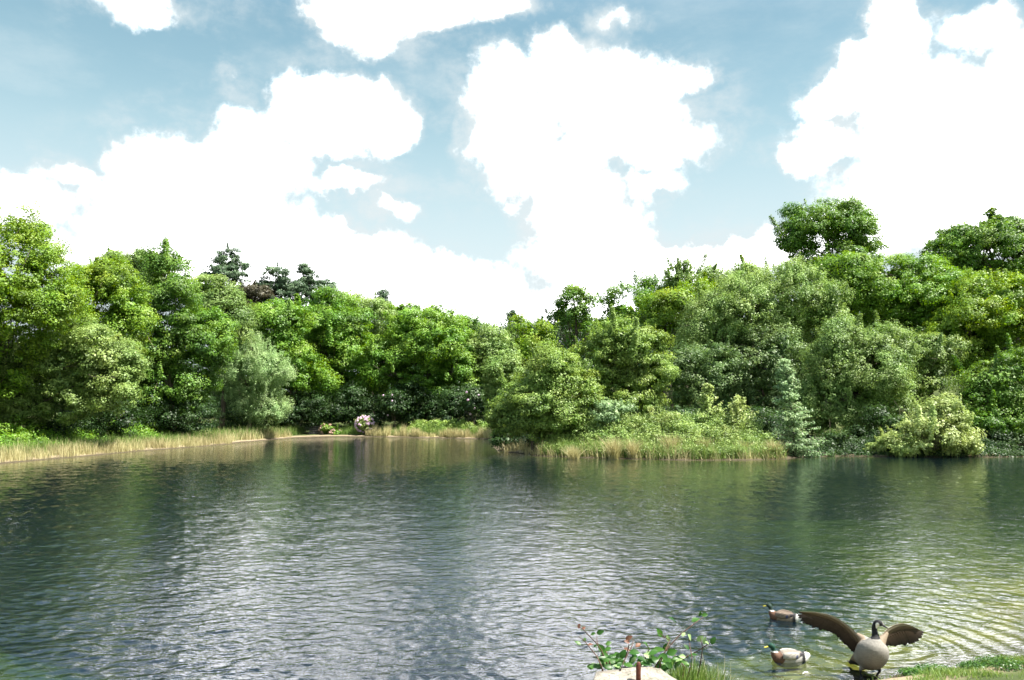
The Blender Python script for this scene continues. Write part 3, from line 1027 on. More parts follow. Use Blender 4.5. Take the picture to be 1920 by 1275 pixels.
# --- island / point
tree('alder_tree', 64, [(1170, 660, 78, 66), (1210, 700, 62, 80), (1120, 690, 60, 70), (1170, 750, 80, 50)], 'soft',
     'tall light green alder in the middle of the island', margin=1.5, group='trees on the island', shoots=.22, clump=.42, gap=.05, leaf=.14)
tree('willow_tree', 61, [(1040, 700, 62, 55), (1000, 760, 78, 62), (955, 790, 40, 40), (1010, 800, 60, 36), (1050, 785, 50, 50), (1085, 745, 44, 60)], 'soft',
     'yellow-green round willow at the left tip of the island', margin=1.5, group='trees on the island', shoots=.08, clump=.42, leaf=.135)
tree('overhanging_bush', 58.5, [(950, 824, 34, 20), (985, 832, 34, 18), (1020, 834, 34, 18)], 'dark', 'dark shaded bush drooping to the water at the island tip', margin=.4,
     cat='bush', group='shrubs on the island', clump=.35, stems=3, thick=.3, dens=.9, fill=.4)
tree('elder_shrub', 60, [(1140, 775, 42, 26)], 'mint', 'pale mint-green shrub below the tall island alder', margin=1.5, cat='shrub',
     group='shrubs on the island', clump=.3, shoots=.4, stems=4, thick=.25, leaf=.13)
sapling(58.5, 1326, 720, 805, 30, 'taller feathery light green sapling on the island', group='saplings on the island', mat='lime', leaf=.19, nb=46, upw=1.0)
sapling(58, 1384, 744, 808, 34, 'shorter feathery light green sapling on the island', group='saplings on the island', mat='lime', leaf=.19, nb=42, upw=.9)
sapling(57.5, 1484, 668, 852, 50, 'tall slender mint-green sapling at the right end of the island', mat='mint', nb=110, upw=.15,
        bend=-.35, per=80, leaf=.17)
tree('lime_shrub', 58, [(1745, 815, 86, 42), (1770, 785, 55, 42), (1690, 835, 50, 22), (1800, 835, 42, 24)], 'lime',
     'rounded lime-green shrub spilling over the water on the right bank', margin=.4, cat='shrub', shoots=.14, clump=.36, leaf=.15,
     stems=4, thick=.25, wl=.6)
tree('lime_shrub', 57.2, [(1640, 842, 24, 10)], 'lime', 'small lime-green twig low over the water left of the lime shrub', margin=.4, cat='shrub',
     clump=.25, leaf=.13, stems=2, thick=.2, limbs=3)
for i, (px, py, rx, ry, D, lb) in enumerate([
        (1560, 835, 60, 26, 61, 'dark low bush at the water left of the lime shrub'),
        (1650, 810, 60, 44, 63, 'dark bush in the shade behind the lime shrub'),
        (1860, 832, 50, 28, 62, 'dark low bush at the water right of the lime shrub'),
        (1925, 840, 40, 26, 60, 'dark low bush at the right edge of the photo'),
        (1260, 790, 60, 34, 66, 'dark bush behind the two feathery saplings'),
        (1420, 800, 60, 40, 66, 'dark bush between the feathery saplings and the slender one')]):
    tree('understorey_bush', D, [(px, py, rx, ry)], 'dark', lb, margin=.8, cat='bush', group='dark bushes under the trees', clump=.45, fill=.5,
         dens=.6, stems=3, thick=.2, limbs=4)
# --- trees past the picture's edges
tree('oak_tree', 52, [(-190, 560, 150, 190), (-250, 700, 150, 120)], 'bright', 'green oak just off the left edge of the photo', group='trees on the left bank', dens=.5)
tree('oak_tree', 66, [(2060, 560, 130, 150), (2080, 720, 130, 120)], 'oak', 'green oak just off the right edge of the photo', group='trees on the right bank', dens=.5)


# ------------------------------------------------------------------ banks: reeds, brush, ferns
def shore_points(pxs, n, rng, d0, d1, zoff=0):
    """random points d0..d1 metres inland of the visible shore between given photo points"""
    G = [ground(px, py) for px, py in pxs]
    seg = [(G[i + 1] - G[i]).length for i in range(len(G) - 1)]
    cum = np.cumsum([0] + seg)
    s = rng.random(n) * cum[-1]
    i = np.clip(np.searchsorted(cum, s) - 1, 0, len(seg) - 1)
    t = (s - cum[i]) / np.array(seg)[i]
    A = np.array([(g.x, g.y) for g in G])
    P = A[i] + (A[i + 1] - A[i]) * t[:, None]
    dirv = A[i + 1] - A[i]
    nrm = unit(np.stack([-dirv[:, 1], dirv[:, 0]], 1))
    d = d0 + (d1 - d0) * rng.random(n)
    P = P + nrm * d[:, None]
    return P, d, s


left_shore = [(-80, 880), (0, 870), (60, 864), (120, 859), (200, 852), (240, 848), (300, 843), (370, 838), (440, 832)]
far_shore = [(440, 832), (460, 829), (500, 826), (560, 820.5), (620, 818.5), (680, 818.8), (760, 820), (860, 822), (925, 824)]
isl_shore = [(935, 845), (1010, 855), (1110, 858.5), (1200, 861), (1300, 863), (1400, 862.5), (1482, 861)]


def clumpy(rng, P, s, scale):
    s = s + P[:, 1] * .7 + 2.5 * np.sin(P[:, 0] * .37)
    a = np.sin(s * 2.1 / scale) * .3 + np.sin(s * 5.3 / scale + 1) * .25 + np.sin(s * 13.7 / scale + 2) * .2
    return a


def reeds(name, label, shore, n, d0, d1, h, w, mat, seed, lean=.35, cut=None, group=None, cat='reeds', hv=.35):
    rng = np.random.default_rng(seed)
    P, d, s = shore_points(shore, n, rng, d0, d1)
    c = clumpy(rng, P, s, 1.0)
    if cut:
        ok = cut(P, s, rng)
        P, d, s, c = P[ok], d[ok], s[ok], c[ok]
    g_ = ground(589, 818)
    ok = ~((np.abs(P[:, 0] - g_.x) < 1.7) & (np.abs(P[:, 1] - g_.y) < 4.5))
    P, d, s, c = P[ok], d[ok], s[ok], c[ok]
    z = height(P[:, 0], P[:, 1])
    base = np.column_stack([P, z - .03])
    hh = h * (1 + c * hv) * rng.uniform(.45, 1.15, len(P))
    V, Fc, tn = blade_mesh(rng, base, hh, w * rng.uniform(.6, 1.4, len(P)), rng.uniform(.05, lean, len(P)), rng.normal(.55, .2, len(P)) + c * .15)
    o = mesh_np(name, V, Fc, 4, M[mat], None, {'tone': tn})
    tag(o, label, cat, group, kind='stuff')
    return o


def ragged(P, s, rng):
    q = np.sin(s * 1.1) + np.sin(s * 2.7 + 1) * .8 + np.sin(s * 6.1 + P[:, 1]) * .7
    return rng.random(len(s)) < np.clip(.62 + .35 * q, .06, 1)


reeds('reed_bed', 'band of pale straw-coloured reeds along the left shore', left_shore, 22000, .25, 2.8, .72, .026, 'straw', 1, hv=.8, cut=ragged)
reeds('bank_grass', 'green grass growing behind the straw reeds on the left shore', left_shore, 22000, 1.4, 7.0, .85, .032, 'greenblade', 2, hv=.7)
reeds('reed_bed', 'band of pale straw-coloured reeds along the far shore', far_shore[5:], 16000, .5, 2.8, 1.0, .038, 'straw', 3, hv=.8, cut=ragged)
reeds('reed_bed', 'thin brownish reeds along the far shore left of the grey steps', far_shore[:4], 7000, .8, 3.5, .9, .036, 'straw', 4, hv=.8, cut=ragged)
reeds('bank_grass', 'green grass behind the reeds of the far shore', far_shore, 30000, 1.4, 6.5, 1.0, .038, 'greenblade', 5, hv=.7)


def brush(name, label, shore, n, d0, d1, h0, h1, leaf, mat, seed, puff=.35, cat='undergrowth', kind='stuff', parent=None):
    rng = np.random.default_rng(seed)
    npf = n // 55
    P, d, s = shore_points(shore, npf, rng, d0, d1)
    z = height(P[:, 0], P[:, 1])
    c = clumpy(rng, P, s, 1.3)
    prof = np.clip((d - d0) / max(.01, d1 - d0) * 1.6, .25, 1)
    hh = (h0 + (h1 - h0) * rng.random(npf)) * prof * (1 + .35 * c)
    zz = z + np.maximum(hh, .1)
    ctr = np.column_stack([P, zz])
    idx = rng.integers(0, npf, n)
    o = unit(rng.normal(size=(n, 3))) * rng.random((n, 1)) ** .5
    LP = ctr[idx] + o * np.array([puff, puff, puff * .7])
    LP[:, 2] = np.where(rng.random(n) < .25, z[idx] + (LP[:, 2] - z[idx]) * rng.random(n), LP[:, 2])
    N = o * .5 + np.array([0, -.25, .6]) + rng.normal(size=(n, 3)) * .45
    tn = rng.normal(.5, .18, npf)[idx] + c[idx] * .2 + rng.normal(0, .12, n)
    sz = leaf * rng.lognormal(0, .25, n)
    V, tn = leaf_arrays(rng, LP, N, sz, sz * .55, tn)
    ob = mesh_np(name, V, np.arange(len(V)), 4, M[mat], parent, {'tone': tn})
    return tag(ob, label, cat, kind=kind)


brush('fern_bank', 'light green ferns and bracken along the right half of the far shore', [(740, 820), (860, 822), (930, 824)], 22000, 2.0, 5.0, .5, 1.7, .20, 'soft', 11, .45)
brush('undergrowth', 'low green weeds and brambles at the foot of the left trees', left_shore, 60000, 3.6, 8.5, .5, 2.0, .17, 'bright', 12, .5)
brush('undergrowth', 'low green weeds at the foot of the far trees', far_shore, 40000, 5.0, 9.0, .4, 1.3, .22, 'dark', 13, .5)
brush('bramble_thicket', 'tangled light green brambles covering the island edge', isl_shore[1:], 120000, .5, 5.5, .7, 2.5, .12, 'pale', 14, .46)
brush('fern_patch', 'bright lime ferns scattered over the island brambles', isl_shore[1:], 22000, 1.0, 5.5, 1.5, 2.6, .15, 'lime', 15, .3)
brush('undergrowth', 'dark weeds along the foot of the right bank', [(1495, 857), (1600, 855.5), (1700, 857), (1850, 857), (1930, 856)], 30000, .1, 4.0, .2, 1.0, .14, 'dark', 16, .4)
reeds('sedge_fringe', 'straw and green sedge hanging along the waterline of the island', isl_shore, 4200, .0, 1.4, .80, .026, 'straw', 17, lean=.8, cut=ragged, hv=.7,
      cat='sedge')
reeds('sedge_fringe', 'green sedge blades among the island brambles', isl_shore[1:], 4500, .2, 2.0, 1.1, .03, 'greenblade', 18, lean=.6, cat='sedge')


def tussock(px, D, h, label, group, seed, mat='straw', n=420):
    rng = np.random.default_rng(seed)
    p = at(px, 830, D)
    z = gz(p.x, D)
    a = rng.random(n) * 2 * math.pi
    r = np.sqrt(rng.random(n)) * .35
    base = np.column_stack([np.cos(a) * r, np.sin(a) * r, np.zeros(n) - .03])
    V, Fc, tn = blade_mesh(rng, base, h * rng.uniform(.5, 1.1, n), .03 * rng.uniform(.6, 1.3, n), rng.uniform(.1, .85, n), rng.normal(.5, .2, n))
    o = mesh_np('sedge_tussock', V, Fc, 4, M[mat], None, {'tone': tn}, loc=(p.x, D, z))
    tag(o, label, 'tussock', group)


for i, (px, h, lb) in enumerate([(1075, 1.2, 'straw tussock nearest the left end of the island edge'),
                                 (1150, 1.7, 'big fanned straw tussock in the middle of the island edge'),
                                 (1188, 1.4, 'straw tussock just right of the big fanned one'),
                                 (1262, 1.6, 'tall green and straw tussock below the left feathery sapling'),
                                 (1320, 1.3, 'straw tussock between the two feathery saplings'),
                                 (1395, 1.1, 'short straw tussock near the right end of the island edge'),
                                 (1450, 1.2, 'straw tussock beside the slender mint sapling')]):
    g = ground(px, 861)
    tussock(px, g.y + .55, h, lb, 'sedge tussocks along the island edge', 40 + i)


def wood_mass(name, label, arc, n, h0, h1, leaf, seed):
    """far woodland behind the single trees, too deep in to count"""
    rng = np.random.default_rng(seed)
    A = np.array(arc, float)
    seg = np.linalg.norm(A[1:] - A[:-1], axis=1)
    cum = np.concatenate([[0], np.cumsum(seg)])
    npf = n // 40
    s = rng.random(npf) * cum[-1]
    i = np.clip(np.searchsorted(cum, s) - 1, 0, len(seg) - 1)
    P = A[i] + (A[i + 1] - A[i]) * ((s - cum[i]) / seg[i])[:, None] + rng.normal(size=(npf, 2)) * 2.5
    z = height(P[:, 0], P[:, 1])
    top = (h0 + (h1 - h0) * (.5 + .5 * np.sin(s / 5.3) * np.sin(s / 2.9 + 1)))
    zz = z + top * rng.random(npf) ** .7
    idx = rng.integers(0, npf, n)
    o = unit(rng.normal(size=(n, 3))) * rng.random((n, 1)) ** .5
    LP = np.column_stack([P, zz])[idx] + o * np.array([1.3, 1.3, .9])
    N = o * .6 + np.array([0, -.2, .5]) + rng.normal(size=(n, 3)) * .35
    sz = leaf * rng.lognormal(0, .25, n)
    V, tn = leaf_arrays(rng, LP, N, sz, sz * .7, rng.normal(.5, .2, npf)[idx] + rng.normal(0, .1, n))
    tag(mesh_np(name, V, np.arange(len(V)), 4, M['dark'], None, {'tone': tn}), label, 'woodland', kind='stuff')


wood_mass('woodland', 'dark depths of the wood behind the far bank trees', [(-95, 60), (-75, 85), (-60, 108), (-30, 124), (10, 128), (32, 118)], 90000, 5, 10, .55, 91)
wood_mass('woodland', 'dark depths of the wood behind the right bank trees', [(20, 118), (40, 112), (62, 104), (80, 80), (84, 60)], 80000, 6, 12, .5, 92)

# flowering bushes
def flower_bush(D, ells, label, nflow, leafmat, flowmat, fs, group, seed, name='rhododendron_bush', **kw):
    kw.setdefault('margin', 1.6)
    root = tree(name, D, ells, leafmat, label, cat='bush', group=group, stems=4, thick=.25, limbs=3, **kw)
    rng = np.random.default_rng(seed)
    E = []
    for e in ells:
        D = root.location.y
        p = at(e[0], e[1], D)
        k = D / F
        E.append((p.x - root.location.x, p.y - root.location.y, p.z - root.location.z, e[2] * k, e[2] * k * .85, e[3] * k))
    for i in range(nflow):
        e = E[rng.integers(0, len(E))]
        d = unit(rng.normal(size=(1, 3)))[0]
        d[1] = -abs(d[1])
        c = np.array(e[:3]) + d * np.array(e[3:6]) * 1.04
        m_ = 60
        o = unit(rng.normal(size=(m_, 3)))
        P = c + o * fs * .5
        V, tn = leaf_arrays(rng, P, o + rng.normal(size=(m_, 3)) * .3, np.full(m_, fs * .5), np.full(m_, fs * .4), rng.normal(.6, .2, m_))
        mesh_np('flower_head', V, np.arange(len(V)), 4, M[flowmat], root, {'tone': tn})
    return root


flower_bush(102, [(684, 795, 17, 15)], 'round rhododendron full of pink flowers on the far shore', 46, 'lime', 'pink', .24,
            'rhododendrons in flower', 61, clump=.3, leaf=.17)
flower_bush(102.5, [(612, 804, 14, 9), (628, 811, 12, 6)], 'small bush with faded pinkish blooms beside the grey steps', 34, 'bright', 'dryfern', .24,
            'rhododendrons in flower', 62, clump=.3, leaf=.17)
flower_bush(100.5, [(885, 750, 18, 26)], 'tall dark rhododendron with a few pink flowers at the right of the domed oak', 5, 'dark', 'pink', .26,
            'rhododendrons in flower', 63, clump=.4)
flower_bush(104, [(740, 755, 34, 24)], 'dark rhododendron with scattered pale flowers under the far oaks', 4, 'dark', 'pink', .2,
            'rhododendrons in flower', 64, clump=.4)
tree('young_pine', 101, [(836, 794, 10, 14)], 'pine', 'small blue-green young conifer behind the far reeds', cat='conifer', clump=.25, thick=.2)


def steps():
    g = ground(589, 818)
    D = g.y + 1.6
    z = gz(g.x, D)
    root = empty('wooden_steps', (g.x, D, z), 'weathered grey wooden steps leading down to the water on the far shore', 'steps', rz=.1)
    for i in range(4):
        b = TB(); b.box((0, -.75 + i * .42, .16 + i * .26), 2.0 - .1 * i, .36, .09)
        b.box((0, -.60 + i * .42, .05 + i * .26), 1.6 - .1 * i, .03, .17)
        b.build('tread', M['greywood'], root, False)
    for sx in (-.88, .88):
        b = TB(); b.box((sx, -.1, .42), .07, 2.0, .22, Matrix.Rotation(math.radians(31), 3, 'X')); b.build('stringer', M['greywood'], root, False)
    for px, h_ in ((.98, 1.5), (-.98, .8)):
        b = TB(); b.box((px, .45, h_ / 2), .11, .11, h_); b.box((px, .45, h_ + .015), .14, .14, .05); b.build('post', M['greywood'], root, False)


steps()

# ------------------------------------------------------------------ foreground



def stone():
    D = 7.0
    rng = np.random.default_rng(5)
    # footprint of the slab top, local metres
    back_l = at(1098, 1257, 7.15); back_r = at(1283, 1262, 7.15)
    top = [at(1100, 1258, 7.25), at(1112, 1251.5, 7.35), at(1150, 1250, 7.38), at(1190, 1249, 7.40), at(1232, 1250, 7.38), at(1262, 1254.5, 7.3), at(1284, 1264, 7.15)]
    c = at(1190, 1262, 7.0)
    zt = c.z
    bm = bmesh.new()
    # outline: back arc then front arc
    W = (top[-1].x - top[0].x) / 2
    ring = []
    nseg = 40
    for i in range(nseg):
        a = 2 * math.pi * i / nseg
        sq = 1 / max(abs(math.cos(a)), abs(math.sin(a))) ** .55
        ring.append((math.cos(a) * W * .86 * sq * (1 + .05 * math.sin(3 * a + 1) + .03 * math.sin(7 * a)), math.sin(a) * .42 * sq * (1 + .06 * math.sin(2 * a))))
    layers = [(1.0, -.75), (1.02, -.45), (1.03, -.15), (.99, -.035), (.94, .0), (.7, .012), (.35, .018)]
    prev = None
    for s, z in layers:
        cur = [bm.verts.new((x * s + .008 * math.sin(9 * y + z * 30), y * s, z + .012 * math.sin(x * 7 + 1) + .01 * math.sin(y * 13 + x * 5))) for x, y in ring]
        if prev:
            for i in range(nseg):
                bm.faces.new((prev[i], prev[(i + 1) % nseg], cur[(i + 1) % nseg], cur[i]))
        prev = cur
    bm.faces.new(prev)
    me = bpy.data.meshes.new('stone_slab')
    bm.to_mesh(me); bm.free()
    for p_ in me.polygons: p_.use_smooth = True
    me.materials.append(M['stone2'])
    o = bpy.data.objects.new('stone_slab', me)
    col.objects.link(o)
    o.location = (at(1190, 1255, 7.0).x, 6.97, at(1190, 1250.5, 7.36).z - .006)
    tag(o, 'pale weathered stone slab at the bottom edge with a rusty stake in it', 'stone')
    return o


STONE = stone()


def stake():
    b = at(1197, 1268, 7.0)
    t = at(1196, 1241, 7.0)
    zb = STONE.location.z - .05
    o = TB()
    h = t.z - zb
    o.tube([(0, 0, 0), (0, 0, h * .5), (0.002, 0, h * .85), (0.004, 0, h * .97), (.004, 0, h)], [.022, .021, .022, .017, .008], 12)
    ob = o.build('iron_stake', M['rust'], None, True, (b.x, 7.0, zb))
    tag(ob, 'short rusty iron stake standing up out of the pale stone slab', 'stake')


stake()


def bramble_leaf_arrays(P, T, N, L, W):
    """serrated leaf as fan of quads; returns V,F(4)"""
    V = []; Fc = []
    prof = [(0, .02), (.15, .62), (.3, .80), (.42, 1.0), (.55, .92), (.68, .78), (.82, .5), (1, .03)]
    for p, t, n in zip(P, T, N):
        b = t.cross(n).normalized()
        n = b.cross(t).normalized()
        o = len(V)
        for i, (s, w) in enumerate(prof):
            c = p + t * L[0] * s - n * L[0] * .22 * s * s
            ww = w * W[0] * .5
            V += [c - b * ww + n * ww * .35, c, c + b * ww + n * ww * .35]
        for i in range(len(prof) - 1):
            a = o + i * 3
            Fc += [(a, a + 1, a + 4, a + 3), (a + 1, a + 2, a + 5, a + 4)]
    return V, Fc


def bramble():
    Z = 5.0526
    def U(u, v, D=7.55): return at(1060 + u / Z, 1120 + v / Z, D)
    rng = random.Random(9)
    stems = [
        ([(345, 660), (300, 560), (235, 480), (170, 400), (118, 372)], 0), ([(400, 640), (340, 500), (290, 430), (170, 305), (118, 265)], 0),
        ([(420, 620), (385, 510), (310, 450), (298, 400), (300, 340)], 0), ([(420, 600), (380, 520), (400, 470), (415, 430)], 0),
        ([(520, 690), (560, 600), (610, 500), (640, 440), (642, 390)], 1), ([(560, 600), (600, 470), (605, 385)], 1),
        ([(850, 660), (960, 490), (1090, 350), (1220, 250), (1340, 160)], 0), ([(1000, 640), (1100, 590), (1250, 510), (1350, 445), (1420, 400)], 0),
        ([(900, 620), (960, 470), (990, 410), (930, 370), (885, 335)], 0), ([(700, 680), (760, 570), (790, 500), (780, 450)], 0),
        ([(1130, 660), (1050, 560), (980, 520), (940, 470)], 0), ([(455, 783), (480, 720), (530, 670), (600, 640)], 0),
        ([(1180, 680), (1200, 560), (1180, 470), (1170, 370)], 0), ([(1270, 680), (1290, 560), (1300, 470), (1280, 390)], 1),
    ]
    leaves = [(130, 275, 40, 0, 2), (175, 290, 30, 1, 2), (330, 330, 52, 1, 0), (262, 345, 34, 2, 0), (410, 435, 44, 1, 0), (120, 430, 46, 2, 0),
              (182, 400, 30, 0, 0), (238, 445, 34, 1, 2), (340, 480, 66, 2, 0), (285, 460, 34, 1, 0), (400, 490, 52, 0, 0), (350, 572, 62, 2, 0),
              (440, 612, 78, 1, 0), (480, 545, 60, 2, 0), (545, 540, 70, 1, 0), (520, 600, 60, 2, 0), (600, 388, 56, 1, 2), (585, 420, 40, 2, 2),
              (655, 520, 74, 1, 0), (640, 590, 74, 0, 0), (690, 450, 44, 1, 2), (580, 490, 40, 2, 2), (775, 455, 78, 3, 0), (870, 500, 90, 1, 0),
              (835, 520, 70, 2, 0), (745, 600, 80, 0, 0), (830, 590, 80, 1, 0), (920, 560, 72, 2, 0), (895, 335, 66, 3, 0), (975, 390, 46, 0, 1),
              (1020, 210, 70, 3, 0), (1235, 210, 66, 1, 0), (1275, 160, 40, 0, 0), (1320, 165, 44, 1, 0), (1010, 520, 74, 1, 0), (950, 470, 56, 0, 0),
              (960, 600, 70, 2, 0), (1060, 580, 60, 1, 0), (1110, 560, 46, 2, 1), (1180, 380, 56, 0, 1), (1120, 350, 34, 1, 1), (1150, 470, 46, 2, 0),
              (1275, 390, 56, 1, 1), (1320, 410, 52, 0, 1), (1400, 410, 56, 1, 0), (1345, 430, 36, 2, 1), (1210, 545, 60, 1, 0), (280, 650, 80, 4, 0),
              (240, 660, 56, 4, 0), (390, 650, 70, 4, 0), (320, 645, 56, 1, 0), (700, 640, 70, 4, 0), (880, 640, 66, 1, 0), (980, 640, 66, 2, 0),
              (1060, 640, 66, 1, 0), (600, 640, 60, 4, 0), (500, 640, 66, 1, 0)]
    for _ in range(48):
        leaves.append((rng.uniform(300, 1180), rng.uniform(540, 690), rng.uniform(42, 70), rng.randint(0, 4), 0 if rng.random() < .85 else 1))
    o0 = U(760, 700)
    zb = gz(o0.x, 7.6)
    root = empty('bramble_bush', (o0.x, 7.55, zb), 'leafy bramble with long reddish shoots behind the pale stone slab', 'bramble')
    off = Vector((o0.x, 7.55, zb))
    tb = TB()
    for k, (pts, red) in enumerate(stems):
        D0 = 7.55 + rng.uniform(-.2, .12)
        P = [U(u, v, D0 + (.10 - .05 * i) * (1 if k % 2 else -1)) - off for i, (u, v) in enumerate(pts)]
        base = Vector((P[0].x * .6, 0.05, 0))
        P = [base] + P
        n = len(P)
        tb.tube(P, [.0062 * (1 - .75 * i / (n - 1)) + .0012 for i in range(n)], 6)
    tb.build('stem', M['stem'], root)
    for (u, v, s, ori, m_) in leaves:
        D = 7.55 + rng.uniform(-.22, .15)
        c = U(u, v, D) - off
        s = s / Z / F * 7.8 * 1.35
        ang = {0: rng.uniform(0, 6.28), 1: rng.uniform(0, 1.2), 2: rng.uniform(2, 3.4), 3: rng.uniform(1.9, 2.3), 4: rng.uniform(-.4, .2)}[ori]
        t = Vector((math.cos(ang), rng.uniform(-.5, .3), math.sin(ang) * .8)).normalized()
        n = Vector((rng.uniform(-.4, .4), rng.uniform(-1, -.2), rng.uniform(.3, 1))).normalized()
        n = (n - t * n.dot(t)).normalized()
        Vv, Ff = bramble_leaf_arrays([-t * s * .5], [t], [n], [s], [s * .66])
        tn = rng.uniform(.25, .75)
        ob = mesh_np('leaf', np.array([tuple(q) for q in Vv]), np.array(Ff), 4, M[('bramble', 'silver', 'redleaf')[m_]], root,
                     {'tone': [tn] * len(Ff)}, smooth=True, loc=tuple(c))


bramble()


def fore_grass():
    rng = np.random.default_rng(77)
    # tuft right of the slab
    n = 900
    u = rng.uniform(1262, 1350, n)
    D = rng.uniform(7.35, 7.95, n)
    base = []
    for a, d in zip(u, D):
        p = at(a, 1250, d)
        base.append((p.x, d, gz(p.x, d) - .02))
    base = np.array(base)
    want = np.array([at(a, 1230 + abs(a - 1285) * .5 + rng.uniform(-6, 26), d).z for a, d in zip(u, D)])
    h = np.clip(want - base[:, 2], .08, 1.2)
    o0 = base.mean(0)
    V, Fc, tn = blade_mesh(rng, base - o0, h, rng.uniform(.009, .018, n), rng.uniform(.05, .4, n), rng.normal(.5, .22, n))
    ob = mesh_np('grass_tuft', V, Fc, 4, M['greenblade'], None, {'tone': tn}, loc=tuple(o0))
    tag(ob, 'tuft of green grass blades right of the pale stone slab', 'grass', kind='stuff')
    n = 46
    u = rng.uniform(1290, 1372, n)
    D = rng.uniform(7.4, 7.9, n)
    base = np.array([(at(a, 1250, d).x, d, gz(at(a, 1250, d).x, d) - .02) for a, d in zip(u, D)])
    want = np.array([at(a, rng.uniform(1228, 1262), d).z for a, d in zip(u, D)])
    o0 = base.mean(0)
    V, Fc, tn = blade_mesh(rng, base - o0, np.clip(want - base[:, 2], .1, 1.3), rng.uniform(.006, .011, n), rng.uniform(.15, .5, n), rng.normal(.75, .15, n))
    ob = mesh_np('dry_grass', V, Fc, 4, M['straw'], None, {'tone': tn}, loc=tuple(o0))
    tag(ob, 'thin dry pale grass stalks bending right of the green tuft', 'grass', kind='stuff')
    # short turf on the near bank by the goose
    n = 60000
    X = rng.uniform(3.2, 10.5, n); Y = rng.uniform(8.6, 11.8, n)
    s = sdist(X, Y)
    ok = (s > .05) & (s < 2.6)
    X, Y, s = X[ok], Y[ok], s[ok]
    pat = np.sin(X * 3.1 + 1) * np.sin(Y * 4.3) + .5 * np.sin(X * 8.2) * np.sin(Y * 9.1 + 2)
    ok = rng.random(len(X)) < np.clip(.20 + .9 * pat, .03, 1)
    X, Y, s, pat = X[ok], Y[ok], s[ok], pat[ok]
    z = height(X, Y)
    b = np.column_stack([X, Y, z - .005])
    V, Fc, tn = blade_mesh(rng, b, rng.uniform(.025, .07, len(X)) * (1 + .6 * np.clip(pat, 0, 1)), rng.uniform(.006, .012, len(X)), rng.uniform(.2, 1.0, len(X)),
                           rng.normal(.6, .2, len(X)))
    ob = mesh_np('turf', V, Fc, 4, M['greenblade'], None, {'tone': tn})
    tag(ob, 'short trampled turf on the near bank behind the goose', 'grass', kind='stuff')
    n = 70000
    X = rng.uniform(-9, 12, n); Y = rng.uniform(3.5, 10.5, n)
    s = sdist(X, Y)
    ok = (s > .35) & ((X < 3.2) | (s > 2.4)) & (np.abs(X - 1.15) + np.abs(Y - 7.0) > .75)
    X, Y = X[ok], Y[ok]
    b = np.column_stack([X, Y, height(X, Y) - .005])
    V, Fc, tn = blade_mesh(rng, b, rng.uniform(.03, .10, len(X)), rng.uniform(.007, .014, len(X)), rng.uniform(.2, 1.0, len(X)), rng.normal(.5, .2, len(X)))
    ob = mesh_np('turf', V, Fc, 4, M['greenblade'], None, {'tone': tn})
    tag(ob, 'grass of the near bank around the pale stone slab', 'grass', kind='stuff')
    # little leafy weeds
    spots = [(1752, 1243, .22, 'leafy green weed clump left of the bank middle, nearest the goose'), (1712, 1258, .16, 'low leafy weed clump just right of the goose'),
             (1826, 1250, .16, 'small weed clump between the two larger ones on the near bank'),
             (1872, 1246, .26, 'largest leafy weed clump on the near bank by the water'), (1905, 1262, .24, 'leafy weed clump at the bottom right corner')]
    for px, py, r, lb in spots:
        g = ground(px, py, .12)
        z = gz(g.x, g.y)
        m_ = 900
        o = unit(rng.normal(size=(m_, 3))) * rng.random((m_, 1)) ** .5
        o[:, 2] = np.abs(o[:, 2])
        P = o * np.array([r * 1.3, r, r * .42])
        N = o * .4 + np.array([0, 0, .7]) + rng.normal(size=(m_, 3)) * .4
        sz = rng.uniform(.018, .036, m_)
        V, tn = leaf_arrays(rng, P, N, sz, sz * .7, rng.normal(.5, .2, m_) + .2 * o[:, 2])
        ob = mesh_np('weed_clump', V, np.arange(len(V)), 4, M['bramble'], None, {'tone': tn}, loc=(g.x, g.y, z))
        tag(ob, lb, 'weeds', 'weed clumps on the near bank')


fore_grass()
# ------------------------------------------------------------------ birds
def color_mat(name, rough=.7, noise_scale=60, bump=.003, var=.35, stretch=(1, 1, 1)):
    m_, T = newmat(name)
    c = T.n('ShaderNodeAttribute', attribute_name='col').outputs['Color']
    tc = T.n('ShaderNodeTexCoord').outputs['Object']
    n = T.noise(T.v('MULTIPLY', tc, stretch), noise_scale, 4, .6)
    hs = T.n('ShaderNodeHueSaturation')
    T.put(hs.inputs['Color'], c)
    T.put(hs.inputs['Value'], T.m('MULTIPLY_ADD', n, var * 2, 1 - var))
    p = T.n('ShaderNodeBsdfPrincipled')
    T.put(p.inputs['Base Color'], hs.outputs[0])
    p.inputs['Roughness'].default_value = rough
    p.inputs['Specular IOR Level'].default_value = .25
    b = T.n('ShaderNodeBump')
    b.inputs['Distance'].default_value = bump
    T.put(b.inputs['Height'], n)
    T.nt.links.new(b.outputs[0], p.inputs['Normal'])
    o = T.n('ShaderNodeOutputMaterial')
    T.nt.links.new(p.outputs[0], o.inputs[0])
    return m_


M['plumage'] = color_mat('plumage')
M['feather'] = color_mat('feather', .6, 30, .001, .25)
M['bill_black'] = simple_mat('black_bill', (.012, .012, .012), (.03, .03, .03), 30, .4)
M['bill_yellow'] = simple_mat('yellow_bill', (.50, .40, .03), (.62, .52, .06), 30, .4)
M['eye'] = simple_mat('eye', (.01, .008, .006), (.02, .015, .01), 30, .1, spec=.6)


